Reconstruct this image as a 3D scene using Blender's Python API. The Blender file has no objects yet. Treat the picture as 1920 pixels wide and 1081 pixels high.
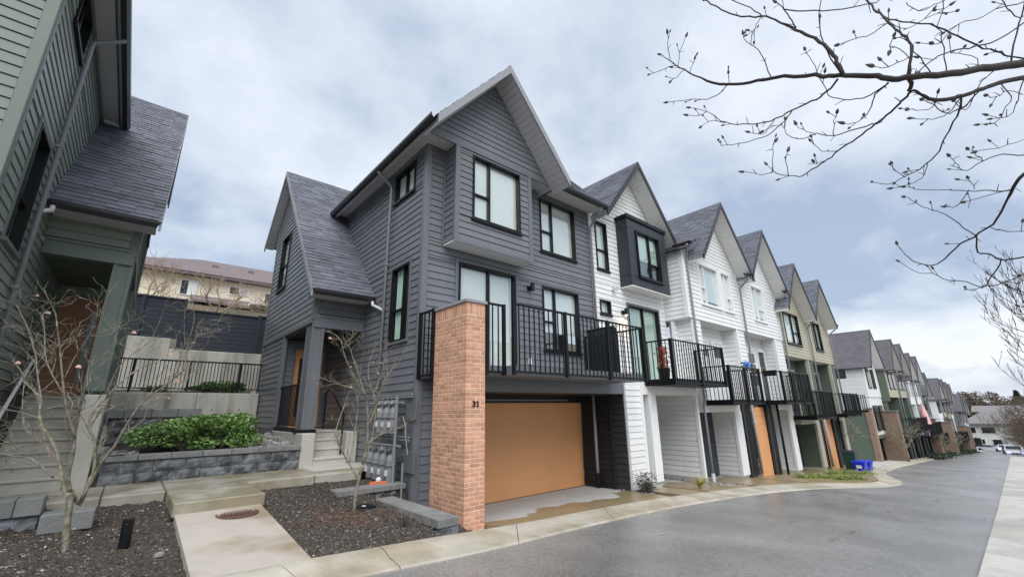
import bpy, math, random, json
from mathutils import Vector, Matrix
random.seed(7)
R = math.radians
SC = bpy.context.scene
COL = SC.collection

# ------------------------------------------------------------------ camera
cam = bpy.data.cameras.new('camera'); cam.sensor_width = 36; cam.sensor_fit = 'HORIZONTAL'
cam.lens = 15.0; cam.clip_start = 0.05; cam.clip_end = 4000
co = bpy.data.objects.new('camera', cam); COL.objects.link(co)
co.matrix_world = Matrix(((0.756917, -0.167687, -0.631631, 0), (-0.653359, -0.215004, -0.725875, 0),
                          (-0.014083, 0.962109, -0.272300, 0), (0, 0, 0, 1)))
SC.camera = co
# ------------------------------------------------------------------ sky and sun
SUN_EL, SUN_AZ = 52, 238      # azimuth of the brighter part of the cloud deck, seen from above, deg from +X
w = bpy.data.worlds.new('World'); SC.world = w; w.use_nodes = True
NT = w.node_tree; NT.nodes.clear()
def nn(t, **k):
    n = NT.nodes.new(t)
    for a, b in k.items(): setattr(n, a, b)
    return n
def ln(a, b): NT.links.new(a, b)
out = nn('ShaderNodeOutputWorld'); bg = nn('ShaderNodeBackground'); bg.inputs[1].default_value = 0.1
sky = nn('ShaderNodeTexSky', sky_type='NISHITA', sun_disc=False, sun_elevation=R(SUN_EL), sun_rotation=R(90 - SUN_AZ))
tc = nn('ShaderNodeTexCoord'); sep = nn('ShaderNodeSeparateXYZ'); ln(tc.outputs['Generated'], sep.inputs[0])
def mth(op, a, b=None, clamp=False):
    n = nn('ShaderNodeMath', operation=op); n.use_clamp = clamp
    for i, v in enumerate((a, b)):
        if v is None: continue
        if isinstance(v, (int, float)): n.inputs[i].default_value = v
        else: ln(v, n.inputs[i])
    return n.outputs[0]
zc = mth('MAXIMUM', sep.outputs[2], 0.0)
den = mth('ADD', zc, 0.34)
comb = nn('ShaderNodeCombineXYZ'); ln(mth('DIVIDE', sep.outputs[0], den), comb.inputs[0]); ln(mth('DIVIDE', sep.outputs[1], den), comb.inputs[1])
def noise(vec, scale, detail, rough, off=(0, 0, 0), dist=0.0):
    mp = nn('ShaderNodeMapping'); mp.inputs['Location'].default_value = off; mp.inputs['Scale'].default_value = (scale, scale, 1)
    ln(vec, mp.inputs[0])
    n = nn('ShaderNodeTexNoise'); n.inputs['Scale'].default_value = 1; n.inputs['Detail'].default_value = detail
    n.inputs['Roughness'].default_value = rough; n.inputs['Distortion'].default_value = dist
    ln(mp.outputs[0], n.inputs['Vector']); return n.outputs[0]
n1 = noise(comb.outputs[0], 1.25, 7, 0.52, (2.35, 7.9, 0), 0.15)
n2 = noise(comb.outputs[0], 3.6, 6, 0.58, (1.7, 2.2, 4), 0.2)
low = nn('ShaderNodeValToRGB'); e = low.color_ramp.elements; e[0].position = 0.14; e[0].color = (0.5, 0.5, 0.5, 1); e[1].position = 0.52; e[1].color = (0.56, 0.56, 0.56, 1)
for p_, c_ in ((0.19, 0.405), (0.30, 0.44), (0.40, 0.50)):
    k = low.color_ramp.elements.new(p_); k.color = (c_, c_, c_, 1)
ln(zc, low.inputs[0])
mixn = mth('ADD', mth('ADD', mth('MULTIPLY', n1, 0.62), mth('MULTIPLY', n2, 0.38)), mth('SUBTRACT', low.outputs[0], 0.5))
ramp = nn('ShaderNodeValToRGB'); e = ramp.color_ramp.elements
e[0].position = 0.40; e[0].color = (0.275, 0.333, 0.432, 1)
e[1].position = 0.63; e[1].color = (0.555, 0.59, 0.64, 1)
k = ramp.color_ramp.elements.new(0.50); k.color = (0.41, 0.46, 0.535, 1)
ln(mixn, ramp.inputs[0])
# pale clearing along the horizon
hz = nn('ShaderNodeValToRGB'); e = hz.color_ramp.elements
e[0].position = 0.0; e[0].color = (0.3, 0.3, 0.3, 1); e[1].position = 0.165; e[1].color = (0, 0, 0, 1)
k = hz.color_ramp.elements.new(0.035); k.color = (0.4, 0.4, 0.4, 1); k = hz.color_ramp.elements.new(0.065); k.color = (1, 1, 1, 1); k = hz.color_ramp.elements.new(0.115); k.color = (0.9, 0.9, 0.9, 1)
zn = mth('ADD', sep.outputs[2], mth('MULTIPLY', mth('SUBTRACT', n2, 0.5), 0.16)); ln(zn, hz.inputs[0])
mx1 = nn('ShaderNodeMixRGB'); ln(hz.outputs[0], mx1.inputs[0]); ln(ramp.outputs[0], mx1.inputs[1]); mx1.inputs[2].default_value = (0.60, 0.62, 0.64, 1)
gain = nn('ShaderNodeMixRGB', blend_type='MULTIPLY'); gain.inputs[0].default_value = 1; ln(mx1.outputs[0], gain.inputs[1]); gain.inputs[2].default_value = (6.8, 6.8, 6.85, 1)
mx2 = nn('ShaderNodeMixRGB'); mx2.inputs[0].default_value = 0.93; ln(sky.outputs[0], mx2.inputs[1]); ln(gain.outputs[0], mx2.inputs[2])
ln(mx2.outputs[0], bg.inputs[0]); ln(bg.outputs[0], out.inputs[0])
sl = bpy.data.lights.new('sun', 'SUN'); sl.energy = 1.5; sl.angle = R(60); sl.color = (1.0, 0.975, 0.94)
so = bpy.data.objects.new('sun', sl); COL.objects.link(so)
sd = Vector((math.cos(R(SUN_AZ)) * math.cos(R(SUN_EL)), math.sin(R(SUN_AZ)) * math.cos(R(SUN_EL)), math.sin(R(SUN_EL))))
so.rotation_euler = sd.to_track_quat('Z', 'Y').to_euler(); so.location = sd * 60
vs = SC.view_settings; vs.view_transform = 'Standard'; vs.look = 'None'; vs.gamma = 1; vs.use_curve_mapping = False
vs.exposure = 1.25
SC.render.engine = 'CYCLES'

# ------------------------------------------------------------------ materials
MATS = {}
def mat(name, col, rough=0.6, var=0.0, vscale=3.0, bump=0.0, bscale=40.0, objvar=0.0, spec=0.5, metal=0.0, tone=0.0, col2=None, c2scale=1.2, c2lo=.45, c2hi=.6, rough2=None, stretch=(1, 1, 1), stain=None):
    m = bpy.data.materials.new(name); m.use_nodes = True; t = m.node_tree; N = t.nodes; L = t.links
    b = N['Principled BSDF']; b.inputs['Roughness'].default_value = rough; b.inputs['Metallic'].default_value = metal
    b.inputs['Specular IOR Level'].default_value = spec
    g = N.new('ShaderNodeNewGeometry'); mp = N.new('ShaderNodeMapping'); mp.inputs['Scale'].default_value = stretch
    L.new(g.outputs['Position'], mp.inputs[0]); pos = mp.outputs[0]
    rgb = N.new('ShaderNodeRGB'); rgb.outputs[0].default_value = (*col, 1); cur = rgb.outputs[0]
    def noise(sc, det=4):
        n = N.new('ShaderNodeTexNoise'); n.inputs['Scale'].default_value = sc; n.inputs['Detail'].default_value = det
        n.inputs['Roughness'].default_value = 0.6; L.new(pos, n.inputs['Vector']); return n.outputs[0]
    def mulby(sock, lo, hi, c):
        mr = N.new('ShaderNodeMapRange'); mr.inputs['From Min'].default_value = 0.25; mr.inputs['From Max'].default_value = 0.75
        mr.inputs['To Min'].default_value = lo; mr.inputs['To Max'].default_value = hi; L.new(sock, mr.inputs[0])
        h = N.new('ShaderNodeHueSaturation'); L.new(c, h.inputs['Color']); L.new(mr.outputs[0], h.inputs['Value']); return h.outputs[0]
    if col2 is not None:
        r = N.new('ShaderNodeValToRGB'); r.color_ramp.elements[0].position = c2lo; r.color_ramp.elements[1].position = c2hi
        L.new(noise(c2scale, 6), r.inputs[0])
        mx = N.new('ShaderNodeMixRGB'); L.new(r.outputs[0], mx.inputs[0]); L.new(cur, mx.inputs[1]); mx.inputs[2].default_value = (*col2, 1); cur = mx.outputs[0]
        if rough2 is not None:
            mr = N.new('ShaderNodeMapRange'); mr.inputs['To Min'].default_value = rough; mr.inputs['To Max'].default_value = rough2
            L.new(r.outputs[0], mr.inputs[0]); L.new(mr.outputs[0], b.inputs['Roughness'])
    if var: cur = mulby(noise(vscale), 1 - var, 1 + var, cur)
    if objvar:
        oi = N.new('ShaderNodeObjectInfo'); mr = N.new('ShaderNodeMapRange'); mr.inputs['To Min'].default_value = 1 - objvar; mr.inputs['To Max'].default_value = 1 + objvar
        L.new(oi.outputs['Random'], mr.inputs[0]); h = N.new('ShaderNodeHueSaturation'); L.new(cur, h.inputs['Color']); L.new(mr.outputs[0], h.inputs['Value']); cur = h.outputs[0]
    if tone:
        a = N.new('ShaderNodeAttribute'); a.attribute_name = 'tone'; mr = N.new('ShaderNodeMapRange'); mr.inputs['To Min'].default_value = 1 - tone; mr.inputs['To Max'].default_value = 1 + tone
        L.new(a.outputs['Fac'], mr.inputs[0]); h = N.new('ShaderNodeHueSaturation'); L.new(cur, h.inputs['Color']); L.new(mr.outputs[0], h.inputs['Value']); cur = h.outputs[0]
    L.new(cur, b.inputs['Base Color'])
    if bump:
        bp = N.new('ShaderNodeBump'); bp.inputs['Strength'].default_value = bump; bp.inputs['Distance'].default_value = 0.02
        L.new(noise(bscale, 5), bp.inputs['Height']); L.new(bp.outputs[0], b.inputs['Normal'])
    MATS[name] = m; return m
def glass(name, tint=(0.75, 0.85, 0.82), refl=0.16):
    m = bpy.data.materials.new(name); m.use_nodes = True; t = m.node_tree; N = t.nodes; L = t.links; N.clear()
    o = N.new('ShaderNodeOutputMaterial'); tr = N.new('ShaderNodeBsdfTransparent'); tr.inputs[0].default_value = (*tint, 1)
    gl = N.new('ShaderNodeBsdfGlossy'); gl.inputs['Roughness'].default_value = 0.02; gl.inputs['Color'].default_value = (0.95, 1, 0.98, 1)
    ge = N.new('ShaderNodeNewGeometry'); dp = N.new('ShaderNodeVectorMath'); dp.operation = 'DOT_PRODUCT'; L.new(ge.outputs['Normal'], dp.inputs[0]); L.new(ge.outputs['Incoming'], dp.inputs[1])
    def M(op, a, c):
        n = N.new('ShaderNodeMath'); n.operation = op; n.use_clamp = op == 'ADD'
        for i, q in enumerate((a, c)):
            if q is None: continue
            if isinstance(q, (int, float)): n.inputs[i].default_value = q
            else: L.new(q, n.inputs[i])
        return n.outputs[0]
    fres = M('POWER', M('SUBTRACT', 1.0, M('ABSOLUTE', dp.outputs['Value'], None)), 5.0)
    ad = N.new('ShaderNodeMath'); ad.operation = 'ADD'; ad.use_clamp = True; ad.inputs[1].default_value = refl; L.new(M('MULTIPLY', fres, .8), ad.inputs[0])
    mx = N.new('ShaderNodeMixShader'); L.new(ad.outputs[0], mx.inputs[0]); L.new(tr.outputs[0], mx.inputs[1]); L.new(gl.outputs[0], mx.inputs[2])
    L.new(mx.outputs[0], o.inputs[0]); MATS[name] = m; return m
def emis(name, col, s):
    m = bpy.data.materials.new(name); m.use_nodes = True; b = m.node_tree.nodes['Principled BSDF']
    b.inputs['Base Color'].default_value = (*col, 1); b.inputs['Emission Color'].default_value = (*col, 1); b.inputs['Emission Strength'].default_value = s
    MATS[name] = m; return m

mat('dark_siding', (0.158, 0.167, 0.186), 0.40, 0.11, 1.2, 0.12, 60, 0.06, stretch=(1.4, 1.4, .4))
mat('dark_trim', (0.145, 0.154, 0.172), 0.42, 0.05, 2, 0.05, 50)
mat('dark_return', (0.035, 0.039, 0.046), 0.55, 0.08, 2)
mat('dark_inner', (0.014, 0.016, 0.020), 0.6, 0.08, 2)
mat('white_siding', (0.78, 0.79, 0.79), 0.5, 0.06, 1.0, 0.08, 60, 0.035, stretch=(1.4, 1.4, .35))
mat('white_trim', (0.80, 0.81, 0.81), 0.5, 0.03, 2)
mat('beige_siding', (0.43, 0.41, 0.31), 0.55, 0.06, 1.0, 0.08, 60, 0.05)
mat('beige_trim', (0.42, 0.41, 0.33), 0.55, 0.05, 2)
mat('green_siding', (0.095, 0.125, 0.095), 0.55, 0.06, 1.0, 0.08, 60, 0.05)
mat('green_trim', (0.085, 0.115, 0.09), 0.55, 0.05, 2)
mat('sage_siding', (0.245, 0.288, 0.252), 0.33, 0.06, 1.2, 0.10, 60, 0.05)
mat('sage_trim_front_shade', (0.128, 0.163, 0.140), 0.45, 0.05, 2)
mat('black_metal', (0.006, 0.0065, 0.008), 0.42, 0.1, 3, spec=0.3)
mat('black_panel', (0.026, 0.031, 0.042), 0.42, 0.08, 1.4)
mat('soffit_white', (0.74, 0.74, 0.73), 0.6, 0.03, 2)
mat('soffit_grey', (0.50, 0.50, 0.52), 0.6, 0.04, 2)
mat('gutter_dark', (0.022, 0.020, 0.026), 0.4)
mat('fascia_grey', (0.29, 0.29, 0.315), 0.5, 0.06, 2)
mat('pipe_grey', (0.24, 0.25, 0.27), 0.42, 0.06, 4)
mat('pipe_white', (0.62, 0.63, 0.63), 0.42, 0.06, 4)
mat('shingle', (0.122, 0.131, 0.160), 0.6, 0.22, 0.8, 0.35, 220, 0, 0.5, tone=0.22)
mat('far_shingle', (0.105, 0.10, 0.112), 0.8, 0.25, 2.5, 0.3, 8)
mat('orange_door', (0.68, 0.335, 0.145), 0.55, 0.05, 0.8, 0.04, 90)
mat('brown_door', (0.30, 0.145, 0.07), 0.5, 0.08, 1.0)
mat('brick', (0.585, 0.315, 0.205), 0.85, 0.16, 9, 0.5, 120, 0.22)
mat('mortar', (0.76, 0.60, 0.47), 0.9, 0.1, 9, 0.4, 150)
mat('far_brick', (0.24, 0.165, 0.122), 0.9, 0.18, 3, 0.3, 20)
mat('concrete', (0.47, 0.455, 0.425), 0.7, 0.12, 1.3, 0.15, 70, col2=(0.36, 0.345, 0.315), c2scale=0.9)
mat('concrete_wall', (0.56, 0.54, 0.48), 0.8, 0.2, 1.6, 0.3, 35, col2=(0.28, 0.275, 0.225), c2scale=1.4, c2lo=.46, c2hi=.66, stretch=(1.6, 1.6, 0.35))
mat('concrete_walk', (0.46, 0.42, 0.37), 0.55, 0.10, 1.5, 0.12, 90, col2=(0.30, 0.245, 0.165), c2scale=0.75, c2lo=.47, c2hi=.62, rough2=0.3)
mat('concrete_path', (0.42, 0.40, 0.35), 0.5, 0.12, 1.5, 0.15, 80, col2=(0.25, 0.22, 0.145), c2scale=0.9, c2lo=.40, c2hi=.56, rough2=0.32)
mat('concrete_step', (0.46, 0.448, 0.405), 0.75, 0.12, 2.5, 0.2, 60)
mat('wet_slab', (0.25, 0.20, 0.125), 0.32, 0.12, 1.4, 0.12, 60)
mat('curb', (0.44, 0.41, 0.345), 0.6, 0.2, 1.6, 0.3, 60, col2=(0.33, 0.29, 0.215), c2scale=1.1)
mat('block', (0.175, 0.185, 0.200), 0.85, 0.3, 5, 0.9, 24, 0.16, col2=(0.07, 0.075, 0.08), c2scale=6)
mat('block_cap', (0.20, 0.205, 0.20), 0.85, 0.22, 6, 0.5, 40, 0.12)
mat('soil', (0.048, 0.039, 0.032), 0.95, 0.45, 16, 1.0, 70, col2=(0.11, 0.095, 0.08), c2scale=38, c2lo=.52, c2hi=.62)
mat('gravel', (0.30, 0.29, 0.285), 0.9, 0.3, 20, 0.3, 40, tone=0.6)
mat('mulch_chip', (0.110, 0.090, 0.072), 0.9, 0.3, 9, tone=0.85)
mat('leaf_litter', (0.105, 0.062, 0.045), 0.9, 0.3, 9, tone=0.6)
mat('fence', (0.030, 0.038, 0.052), 0.6, 0.10, 2, 0.1, 30, 0.07)
mat('cream', (0.76, 0.68, 0.53), 0.85, 0.05, 1)
mat('roof_grey', (0.20, 0.19, 0.19), 0.85, 0.1, 1)
mat('roof_brown', (0.165, 0.135, 0.138), 0.85, 0.12, 1.2, 0.2, 12)
mat('bark', (0.27, 0.235, 0.195), 0.9, 0.45, 30, 0.7, 60, col2=(0.14, 0.14, 0.08), c2scale=14)
mat('bark_tan', (0.34, 0.26, 0.175), 0.9, 0.3, 18)
mat('bark_dark', (0.030, 0.022, 0.022), 0.85, 0.35, 18, 0.4, 70)
mat('bud', (0.085, 0.075, 0.072), 0.8, 0.2, 30)
mat('dead_leaf', (0.48, 0.30, 0.23), 0.8, 0.25, 20, objvar=0.4)
mat('bush_leaf', (0.175, 0.30, 0.085), 0.5, 0.45, 5, tone=0.75, spec=0.35)
mat('ivy_leaf', (0.11, 0.21, 0.06), 0.5, 0.2, 3, tone=0.5, spec=0.35)
mat('yellow_grass', (0.36, 0.31, 0.07), 0.7, 0.2, 6, tone=0.4)
mat('shrub_leaf', (0.17, 0.25, 0.05), 0.6, 0.2, 4, tone=0.5)
mat('meter_grey', (0.22, 0.235, 0.255), 0.45, 0.08, 6)
mat('meter_dark', (0.10, 0.11, 0.125), 0.5, 0.1, 6)
mat('pale_plastic', (0.72, 0.72, 0.70), 0.45)
mat('orange_plastic', (0.62, 0.16, 0.05), 0.5)
mat('blind', (0.78, 0.79, 0.77), 0.8, 0.02, 2)
mat('curtain_green', (0.50, 0.62, 0.56), 0.85, 0.06, 3)
mat('room_dark', (0.05, 0.055, 0.055), 0.9)
mat('iron', (0.115, 0.062, 0.045), 0.6, 0.2, 12, 0.2, 60)
mat('blue_bin', (0.012, 0.035, 0.60), 0.4, 0.06, 3)
mat('bin_dark', (0.018, 0.022, 0.024), 0.45, 0.06, 3)
mat('bin_green', (0.012, 0.055, 0.040), 0.45, 0.06, 3)
mat('pink_cloth', (0.72, 0.42, 0.42), 0.8)
mat('blue_cloth', (0.12, 0.30, 0.70), 0.8)
mat('red_leaf', (0.30, 0.07, 0.03), 0.8, 0.2, 9, tone=0.5)
mat('tyre', (0.015, 0.015, 0.016), 0.8)
mat('car_white', (0.55, 0.56, 0.60), 0.25)
mat('car_glass', (0.02, 0.025, 0.03), 0.08)
mat('chrome', (0.55, 0.56, 0.58), 0.25, metal=1.0)
mat('conifer', (0.030, 0.048, 0.030), 0.8, 0.3, 1, tone=0.5)
mat('brown_wood', (0.105, 0.080, 0.055), 0.9, 0.3, 1, tone=0.5)
mat('hill', (0.10, 0.11, 0.11), 0.9, 0.2, 0.02)
mat('stucco_white', (0.72, 0.72, 0.70), 0.8, 0.05, 1)
glass('glass', (0.96, 0.99, 0.98), 0.03); glass('glass_bright', (0.97, 0.99, 0.985), 0.16); emis('lamp_glow', (1.0, 0.72, 0.38), 4.0); emis('headlight', (0.5, 0.42, 1.0), 0.8)

def tuned(name, col, rough, cr, strength):   # asphalt: damp patches, fine aggregate, faint dark streaks
    m = bpy.data.materials.new(name); m.use_nodes = True; t = m.node_tree; N = t.nodes; L = t.links; b = N['Principled BSDF']
    g = N.new('ShaderNodeNewGeometry')
    def no(sc, st=(1, 1, 1), d=5):
        mp = N.new('ShaderNodeMapping'); mp.inputs['Scale'].default_value = st; L.new(g.outputs['Position'], mp.inputs[0])
        n = N.new('ShaderNodeTexNoise'); n.inputs['Scale'].default_value = sc; n.inputs['Detail'].default_value = d; n.inputs['Roughness'].default_value = .6; L.new(mp.outputs[0], n.inputs['Vector']); return n.outputs[0]
    r1 = N.new('ShaderNodeValToRGB'); r1.color_ramp.elements[0].position = .35; r1.color_ramp.elements[1].position = .68
    r1.color_ramp.elements[0].color = (*[c * .80 for c in col], 1); r1.color_ramp.elements[1].color = (*[c * 1.22 for c in col], 1); L.new(no(.55), r1.inputs[0])
    v = N.new('ShaderNodeTexVoronoi'); v.inputs['Scale'].default_value = 60; L.new(g.outputs['Position'], v.inputs['Vector'])
    mr = N.new('ShaderNodeMapRange'); mr.inputs['To Min'].default_value = .35; mr.inputs['To Max'].default_value = 1.9; mr.inputs['From Max'].default_value = 1; L.new(v.outputs['Color'], mr.inputs[0])
    mu = N.new('ShaderNodeMixRGB'); mu.blend_type = 'MULTIPLY'; mu.inputs[0].default_value = .5; L.new(r1.outputs[0], mu.inputs[1]); L.new(mr.outputs[0], mu.inputs[2])
    st = N.new('ShaderNodeValToRGB'); st.color_ramp.elements[0].position = .63; st.color_ramp.elements[1].position = .70; L.new(no(1.1, (.5, 3.2, 1), 4), st.inputs[0])
    mx = N.new('ShaderNodeMixRGB'); L.new(st.outputs[0], mx.inputs[0]); L.new(mu.outputs[0], mx.inputs[1]); mx.inputs[2].default_value = (*[c * .62 for c in col], 1)
    L.new(mx.outputs[0], b.inputs['Base Color'])
    rr = N.new('ShaderNodeMapRange'); rr.inputs['From Min'].default_value = .35; rr.inputs['From Max'].default_value = .65; rr.inputs['To Min'].default_value = rough[0]; rr.inputs['To Max'].default_value = rough[1]
    L.new(no(.35), rr.inputs[0]); L.new(rr.outputs[0], b.inputs['Roughness'])
    bp = N.new('ShaderNodeBump'); bp.inputs['Strength'].default_value = strength; bp.inputs['Distance'].default_value = .006; L.new(v.outputs['Distance'], bp.inputs['Height']); L.new(bp.outputs[0], b.inputs['Normal'])
    MATS[name] = m
tuned('asphalt', (0.208, 0.205, 0.200), (0.22, 0.44), 0, 0.5)

# ------------------------------------------------------------------ building blocks
OFF = {}                                   # world offset of every object's frame
TF = [1, 0, 0, 0]                          # mirror sign, x, y, z shift of the thing being built
def T(p): return Vector((TF[0] * p[0] + TF[1], p[1] + TF[2], p[2] + TF[3]))
def thing(name, label, cat, loc, group=None, kind=None):
    o = bpy.data.objects.new(name, None); COL.objects.link(o); o.empty_display_size = 0.2
    L = T(loc); o.location = L; OFF[o] = L; o['label'] = label; o['category'] = cat
    if group: o['group'] = group
    if kind: o['kind'] = kind
    return o
def part(name, parent):                    # an Empty part that groups its own pieces
    o = bpy.data.objects.new(name, None); COL.objects.link(o); o.parent = parent; OFF[o] = OFF[parent]; o.empty_display_size = 0.1
    return o
def mk(name, verts, faces, m, parent=None, smooth=False, tone=None, label=None, cat=None, group=None, kind=None):
    off = OFF[parent] if parent else Vector((0, 0, 0))
    me = bpy.data.meshes.new(name)
    vv = [T(v) - off for v in verts]
    if TF[0] < 0: faces = [tuple(reversed(f)) for f in faces]
    if not parent:
        lo = Vector((min(v.x for v in vv) + max(v.x for v in vv), min(v.y for v in vv) + max(v.y for v in vv), 0)) / 2; lo.z = min(v.z for v in vv)
        vv = [v - lo for v in vv]
    me.from_pydata(vv, [], faces); me.materials.append(MATS[m])
    if smooth: me.polygons.foreach_set('use_smooth', [True] * len(me.polygons))
    if tone is not None:
        a = me.attributes.new('tone', 'FLOAT', 'FACE'); a.data.foreach_set('value', tone)
    me.update()
    o = bpy.data.objects.new(name, me); COL.objects.link(o)
    if parent: o.parent = parent; OFF[o] = off
    else: o.location = lo; OFF[o] = lo
    if label: o['label'] = label
    if cat: o['category'] = cat
    if group: o['group'] = group
    if kind: o['kind'] = kind
    return o
BF = [(0, 3, 2, 1), (4, 5, 6, 7), (0, 1, 5, 4), (1, 2, 6, 5), (2, 3, 7, 6), (3, 0, 4, 7)]
class MB:
    def __init__(s): s.v = []; s.f = []; s.t = []
    def box(s, x0, x1, y0, y1, z0, z1):
        n = len(s.v); s.v += [(x0, y0, z0), (x1, y0, z0), (x1, y1, z0), (x0, y1, z0), (x0, y0, z1), (x1, y0, z1), (x1, y1, z1), (x0, y1, z1)]
        s.f += [tuple(n + i for i in f) for f in BF]; return s
    def hexa(s, b, t):
        n = len(s.v); s.v += list(b) + list(t); s.f += [tuple(n + i for i in f) for f in BF]; return s
    def poly(s, pts):
        n = len(s.v); s.v += list(pts); s.f.append(tuple(range(n, n + len(pts)))); return s
    def tube(s, pts, rad, sides=6, cap=True):
        pts = [Vector(p) for p in pts]
        if not isinstance(rad, (list, tuple)): rad = [rad] * len(pts)
        n0 = len(s.v); up = None
        for i, p in enumerate(pts):
            d = (pts[min(i + 1, len(pts) - 1)] - pts[max(i - 1, 0)]).normalized()
            if up is None: up = Vector((0, 0, 1)) if abs(d.z) < .9 else Vector((1, 0, 0))
            a = d.cross(up);
            if a.length < 1e-6: a = d.cross(Vector((0, 1, 0)))
            a.normalize(); b = a.cross(d); up = b
            for k in range(sides):
                t = 2 * math.pi * k / sides; s.v.append(tuple(p + (a * math.cos(t) + b * math.sin(t)) * rad[i]))
        for i in range(len(pts) - 1):
            for k in range(sides):
                q = n0 + i * sides; s.f.append((q + k, q + (k + 1) % sides, q + sides + (k + 1) % sides, q + sides + k))
        if cap:
            s.f.append(tuple(n0 + k for k in reversed(range(sides)))); q = n0 + (len(pts) - 1) * sides; s.f.append(tuple(q + k for k in range(sides)))
        return s
    def lathe(s, c, prof, sides=12):
        n0 = len(s.v)
        for r, z in prof:
            for k in range(sides):
                t = 2 * math.pi * k / sides; s.v.append((c[0] + r * math.cos(t), c[1] + r * math.sin(t), c[2] + z))
        for i in range(len(prof) - 1):
            for k in range(sides):
                q = n0 + i * sides; s.f.append((q + k, q + (k + 1) % sides, q + sides + (k + 1) % sides, q + sides + k))
        s.f.append(tuple(n0 + k for k in reversed(range(sides)))); q = n0 + (len(prof) - 1) * sides; s.f.append(tuple(q + k for k in range(sides)))
        return s
    def build(s, name, m, parent=None, **k): return mk(name, s.v, s.f, m, parent, **k)
def box(name, x0, x1, y0, y1, z0, z1, m, parent=None, **k): return MB().box(x0, x1, y0, y1, z0, z1).build(name, m, parent, **k)
def chbox(x0, x1, y0, y1, z0, z1, c):       # chamfered box, 44 triangles
    v = []; f = []; idx = {}
    X = (x0, x1); Y = (y0, y1); Z = (z0, z1); S = (1, -1)
    for i in (0, 1):
        for j in (0, 1):
            for k in (0, 1):
                for a in range(3):
                    p = [X[i] + S[i] * c, Y[j] + S[j] * c, Z[k] + S[k] * c]; p[a] = (X[i], Y[j], Z[k])[a]
                    idx[i, j, k, a] = len(v); v.append(tuple(p))
    def q(*l): f.append(l)
    for s in (0, 1):
        r = lambda l: l if s else l[::-1]
        f.append(tuple(r([idx[s, 0, 0, 0], idx[s, 1, 0, 0], idx[s, 1, 1, 0], idx[s, 0, 1, 0]])))
        f.append(tuple(r([idx[0, s, 0, 1], idx[0, s, 1, 1], idx[1, s, 1, 1], idx[1, s, 0, 1]])))
        f.append(tuple(r([idx[0, 0, s, 2], idx[1, 0, s, 2], idx[1, 1, s, 2], idx[0, 1, s, 2]])))
    for a, b in ((0, 1), (0, 2), (1, 2)):
        d = 3 - a - b
        for s in (0, 1):
            for t in (0, 1):
                def key(u, ax):
                    kk = [0, 0, 0]; kk[a] = s; kk[b] = t; kk[d] = u; return idx[kk[0], kk[1], kk[2], ax]
                l = (key(0, a), key(0, b), key(1, b), key(1, a))
                flip = (s ^ t) ^ (1 if (a, b) == (0, 2) else 0)
                f.append(l if flip else l[::-1])
    for i in (0, 1):
        for j in (0, 1):
            for k in (0, 1):
                l = (idx[i, j, k, 0], idx[i, j, k, 1], idx[i, j, k, 2]); f.append(l if (i + j + k) % 2 else l[::-1])
    return v, f
def cbox(name, x0, x1, y0, y1, z0, z1, m, parent=None, c=0.008, **k):
    v, f = chbox(x0, x1, y0, y1, z0, z1, c); return mk(name, v, f, m, parent, **k)
SHARED = {}
def inst(name, key, maker, m, loc, parent):  # piece sharing its mesh with its likes
    if key not in SHARED:
        v, f = maker(); me = bpy.data.meshes.new(name); me.from_pydata(v, [], f); me.materials.append(MATS[m]); SHARED[key] = me
    o = bpy.data.objects.new(name, SHARED[key]); COL.objects.link(o); o.parent = parent; OFF[o] = OFF[parent]
    o.location = T(loc) - OFF[parent]; return o
def ax(axis, c, out):                       # wall-plane coordinates (u along wall, d outwards, z) -> world
    if axis == 'x': return lambda u, d, z: (c + out * d, u, z)
    return lambda u, d, z: (u, c + out * d, z)
def qbox(W, u0, u1, d0, d1, z0, z1, mb):
    a, b = W(u0, d0, z0), W(u1, d1, z1)
    return mb.box(min(a[0], b[0]), max(a[0], b[0]), min(a[1], b[1]), max(a[1], b[1]), z0, z1)
def cut(iv, a, b):
    r = []
    for s, e in iv:
        if b <= s or a >= e: r.append((s, e))
        else:
            if a - s > .02: r.append((s, a))
            if e - b > .02: r.append((b, e))
    return r
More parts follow.
